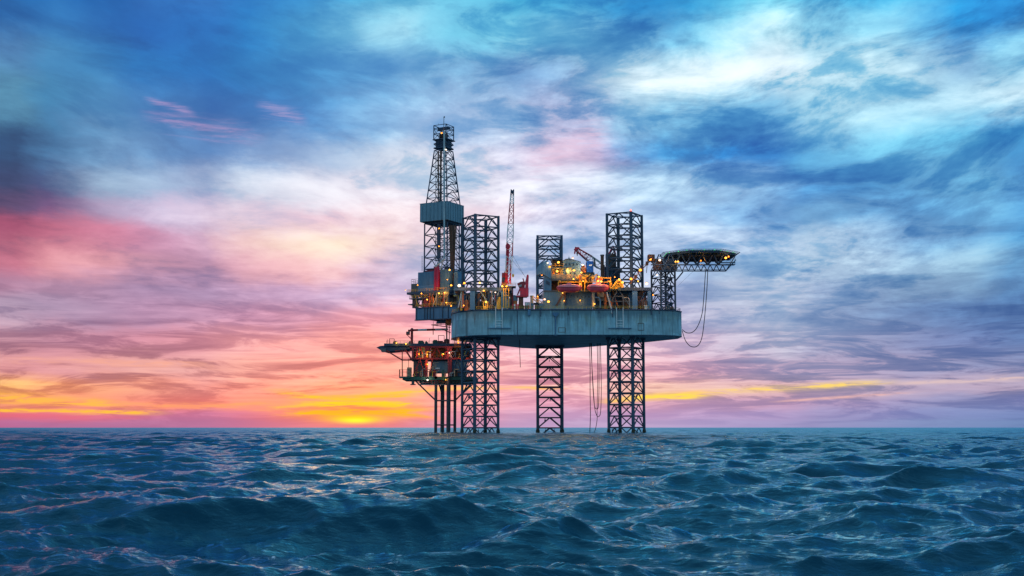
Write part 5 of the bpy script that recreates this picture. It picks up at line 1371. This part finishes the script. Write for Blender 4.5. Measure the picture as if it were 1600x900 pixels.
# ------------------------------------------------------------------ lamps
M['lampbody'] = M['dull']
GL = {'amber': glow_mat('amber_lamp_glass', (1.0, 0.36, 0.035), 2.0), 'yellow': glow_mat('yellow_lamp_glass', (1.0, 0.48, 0.07), 2.2),
      'white': glow_mat('white_lamp_glass', (1.0, 0.78, 0.55), 1.6), 'pink': glow_mat('pinkish_lamp_glass', (1.0, 0.52, 0.36), 1.8)}
LC_ = {'amber': (1.0, 0.36, 0.04), 'yellow': (1.0, 0.46, 0.06), 'white': (1.0, 0.84, 0.68), 'pink': (1.0, 0.5, 0.3)}
proto = {}
LAMP_K = 0.31
def lamp(px, py, Y, kind, r, watts, label):
    """A floodlight: round glass in a housing on a bracket, with its own light."""
    p = P(px, py, Y); r = r * 0.58
    key = (kind, r)
    if key not in proto:
        root = thing('floodlight', label, 'floodlight', p, 'lit floodlights on the rig and platform')
        q = MB(Matrix.Translation(p))
        q.lathe((0, 0, -0.75 * r), [(0.25 * r, 0), (0.8 * r, 0.2 * r), (r, 0.75 * r), (0.8 * r, 1.3 * r), (0.3 * r, 1.5 * r)], 12)
        q.build('lens', GL[kind], root, True)
        q = MB(Matrix.Translation(p)); q.lathe((0, 0, 0.72 * r), [(0.85 * r, 0), (0.85 * r, 0.12), (0.2, 0.3)], 10); q.tube((0, 0, 0.3 + 0.72 * r), (0, 0.9, 0.3 + 0.72 * r), 0.07, 5); q.build('housing', M['dull'], root)
        ld = bpy.data.lights.new('lamp_light', 'POINT'); ld.color = LC_[kind]; ld.energy = 1.0; ld.shadow_soft_size = 0.35
        lo_ = bpy.data.objects.new('lamp_light', ld); COL.objects.link(lo_); lo_.parent = root; lo_.location = (0, -r - 0.5, 0)
        proto[key] = root; root_ = root; lo = lo_
    else:
        src = proto[key]; root_ = src.copy(); COL.objects.link(root_); root_.location = p
        lo = None
        for c in src.children:
            d = c.copy(); 
            if c.type == 'LIGHT': d.data = c.data.copy(); lo = d
            COL.objects.link(d); d.parent = root_
        root_['label'] = label
    lo.data.energy = watts * LAMP_K
    return root_
LAMPS = [
 (690, 208, 561, 'amber', 0.7, 400, 'amber lamp high inside the derrick crown frame'),
 (697, 234, 558, 'white', 0.65, 300, 'pale lamp just under the derrick crown platform'),
 (686, 357, 558, 'amber', 0.6, 400, 'amber lamp right below the wind wall on the top drive column'),
 (686, 385, 558, 'amber', 0.6, 400, 'amber lamp halfway down the lower mast column'),
 (702.5, 422, 552, 'yellow', 0.7, 1500, 'yellow lamp on the top corner of the grey clad cabin of the drill floor'),
 (699, 437, 551.8, 'amber', 0.45, 300, 'small dim lamp in the middle of the grey clad cabin wall'),
 (705, 446, 551, 'amber', 0.85, 1800, 'big amber lamp at the lower right corner of the clad cabin'),
 (652.5, 445.5, 556, 'amber', 0.5, 900, 'small lamp on the left extension of the blue clad cabin'),
 (658.5, 458.8, 557.0, 'amber', 0.6, 1200, 'lamp hanging under the left part of the drill floor'),
 (686, 458.5, 555, 'yellow', 0.65, 1500, 'lamp at the foot of the red slide, left of a pair'),
 (695, 457.5, 554, 'yellow', 0.65, 1500, 'lamp right of the foot of the red slide'),
 (667.5, 468.3, 556, 'yellow', 0.6, 900, 'lamp in the middle of the dark substructure'),
 (697.5, 473, 553, 'yellow', 0.55, 900, 'lamp above the right end of the cantilever girder'),
 (633.5, 453.5, 562, 'yellow', 0.35, 200, 'tiny lamp at the far left tip of the drill floor'),
 (717.5, 446.5, 507.0, 'white', 1.2, 1200, 'brightest white floodlight on the upper left edge of the left jacking frame'),
 (725.5, 442.5, 507.2, 'amber', 0.85, 1800, 'amber floodlight just right of the brightest white one'),
 (749.5, 442, 508, 'yellow', 0.7, 1200, 'yellow lamp on the jacking frame between the left leg chords'),
 (756, 454.3, 508, 'yellow', 0.6, 900, 'flat lamp glowing under the left jacking frame'),
 (774, 457, 508.2, 'white', 0.5, 500, 'small white lamp under the right half of the left jacking frame'),
 (759.5, 471.8, 505.9, 'yellow', 0.75, 1600, 'lamp over the little yellow cabin on the deck edge'),
 (785, 447.4, 507.2, 'yellow', 0.75, 1500, 'yellow lamp on the tall crane platform, left one'),
 (791.5, 447.3, 507.2, 'amber', 0.75, 1500, 'amber lamp on the tall crane platform, right one'),
 (724.5, 477.5, 508.5, 'amber', 0.5, 700, 'low lamp behind the railing on the rounded deck corner'),
 (705, 478, 524, 'amber', 0.6, 900, 'amber lamp at the very left end of the hull'),
 (846.5, 430, 511, 'amber', 0.4, 300, 'small amber lamp below the slanted stair shaft'),
 (855.5, 411, 511, 'white', 0.6, 200, 'white lamp on top of the slanted stair shaft'),
 (859, 417, 511.6, 'amber', 0.8, 400, 'amber lamp in the corner between stair shaft and upper gallery'),
 (872.5, 410, 511.5, 'yellow', 0.9, 1300, 'wide yellow lamp under the sun roof of the top gallery'),
 (870.5, 424, 513.0, 'yellow', 1.0, 5200, 'left of the two big yellow lamps lighting the pale gallery wall'),
 (886.5, 423.5, 513.0, 'yellow', 1.0, 5200, 'right of the two big yellow lamps lighting the pale gallery wall'),
 (896.8, 422.5, 510.9, 'yellow', 0.8, 900, 'yellow lamp on the front of the tall clad house'),
 (908.5, 426, 511.4, 'yellow', 0.7, 1500, 'yellow lamp below the rusty orange skid'),
 (910.3, 414, 511.4, 'white', 0.7, 1500, 'pale lamp above the rusty orange skid'),
 (895, 403.5, 512.6, 'pink', 0.7, 150, 'pale pink lamp on the roof of the tall clad house'),
 (896, 436.2, 509.8, 'yellow', 0.6, 1400, 'lamp over the left lifeboat canopy'),
 (906.5, 444, 508.4, 'amber', 0.5, 900, 'small amber lamp between the lifeboats, upper left of a group'),
 (911.2, 439.5, 508.4, 'yellow', 0.45, 800, 'small yellow lamp between the lifeboats near the davit top'),
 (935.5, 432.5, 508.6, 'amber', 0.75, 1500, 'amber lamp in the manifold above the right lifeboat, upper one'),
 (934.5, 439.3, 507.6, 'yellow', 0.7, 1500, 'yellow lamp right on top of the right lifeboat, left of a pair'),
 (939.5, 440, 507.6, 'yellow', 0.7, 1500, 'yellow lamp right on top of the right lifeboat, right of a pair'),
 (953, 440, 508.4, 'amber', 0.5, 700, 'small lamp at the davit beside the yellow arch'),
 (960.5, 433.3, 508.2, 'amber', 0.45, 500, 'small amber lamp on the dark machinery tower'),
 (967.5, 437, 506.2, 'yellow', 0.8, 2500, 'yellow lamp at the crest of the yellow arch, left one'),
 (972.5, 441.5, 506.2, 'yellow', 0.85, 2500, 'yellow lamp inside the shoulder of the yellow arch'),
 (857, 471.3, 510.8, 'yellow', 1.0, 200, 'yellow lamp on the foot of the grey lower wall'),
 (851, 467.8, 508.9, 'pink', 0.8, 200, 'pinkish white lamp left of the yellow one at the grey lower wall'),
 (840, 463.5, 509.5, 'amber', 0.5, 600, 'small amber lamp on the stub crane mast'),
 (879, 457.8, 510.8, 'yellow', 0.5, 350, 'small lamp at the head of the stair below the left lifeboat'),
 (881.6, 470, 510.8, 'yellow', 0.4, 500, 'tiny lamp low on the wall below the left lifeboat'),
 (906.5, 469.7, 512.8, 'amber', 0.5, 900, 'single round amber lamp in the middle of the dark lower wall'),
 (929, 475, 508, 'yellow', 0.5, 500, 'small lamp at the foot of the beige post'),
 (986, 436, 504.6, 'amber', 1.0, 1200, 'amber lamp on the lowest lit stair landing'),
 (1000.5, 422, 504.4, 'amber', 1.1, 1200, 'large amber lamp on the middle stair landing'),
 (997, 439.5, 506.8, 'yellow', 0.55, 900, 'yellow lamp below the stairway by the right leg chord'),
 (1010.3, 443.3, 504.6, 'pink', 1.15, 4000, 'big pink glowing floodlight right of the right leg'),
 (1016.5, 406, 507.6, 'amber', 1.0, 1800, 'amber lamp at the stair head cabin'),
 (1030.8, 406.5, 508, 'white', 0.9, 1500, 'pale lamp beside the helideck landing cabin'),
 (1026.5, 430, 510, 'white', 0.5, 400, 'small pale lamp high on the helideck tower'),
 (1055.5, 409, 508.4, 'yellow', 0.55, 1200, 'yellow lamp under the helideck near the tower, left of a pair'),
 (1059.5, 408.8, 508.4, 'yellow', 0.65, 800, 'yellow lamp under the helideck near the tower, right of a pair'),
 (1095, 407.5, 511, 'amber', 0.55, 1500, 'dim amber lamp under the middle of the helideck'),
 (1134, 403, 508.4, 'yellow', 0.95, 1200, 'bright yellow lamp under the right tip of the helideck'),
 (1138.5, 401, 509.2, 'amber', 0.55, 600, 'smaller amber lamp beside the bright one at the helideck tip'),
 (1020.5, 461, 509.5, 'amber', 0.5, 600, 'low amber lamp inside the helideck tower'),
 (619.5, 536, YW - 1.6, 'yellow', 0.6, 800, 'lamp on the overhang of the wellhead platform, left of a pair'),
 (634.5, 537.2, YW - 1.6, 'yellow', 0.65, 800, 'lamp on the overhang of the wellhead platform, right of a pair'),
 (654.5, 553.5, YW - 0.4, 'amber', 0.9, 3500, 'wide amber lamp lighting the platform cabin'),
 (667.8, 554, YW - 2.2, 'yellow', 0.45, 700, 'small lamp in front of the red column of the platform'),
 (692.5, 553.5, YW - 0.4, 'amber', 0.6, 1800, 'amber lamp deep in the middle bay of the platform'),
 (702, 551.5, YW - 2.4, 'pink', 0.7, 1500, 'pale pink lamp on the wide red column of the platform'),
 (723.5, 556, YW - 2.0, 'yellow', 0.55, 1200, 'lamp seen between the leg chords at the platform right end'),
 (668, 569.3, YW - 1.8, 'amber', 0.6, 1200, 'single round amber lamp on the lower platform module'),
 (668, 593.8, YW - 0.6, 'white', 0.8, 900, 'pale lamp in the hanging walkway below the platform'),
 (696.5, 593.5, YW - 0.6, 'yellow', 0.45, 500, 'tiny lamp by the pile under the platform'),
 (716, 535.5, 543.8, 'amber', 0.6, 1500, 'amber lamp in the basket below the hull'),
]
for L_ in LAMPS: lamp(*L_)
M['redlamp'] = glow_mat('red_obstruction_glass', (1.0, 0.12, 0.08), 4.0)
bc = thing('obstruction_light', 'tiny red warning light on the top corner of the right leg', 'warning light', (LR[1][0], LR[1][1], Zp(336, 521) + 0.3))
q = MB(); x_, y_, z_ = bc.location; q.lathe((x_, y_, z_), [(0.3, 0), (0.36, 0.3), (0.25, 0.75), (0.05, 0.9)], 10); q.build('lens', M['redlamp'], bc, True)
q = MB(); q.lathe((x_, y_, z_ - 0.25), [(0.4, 0), (0.4, 0.24)], 10); q.build('base', M['dull'], bc)
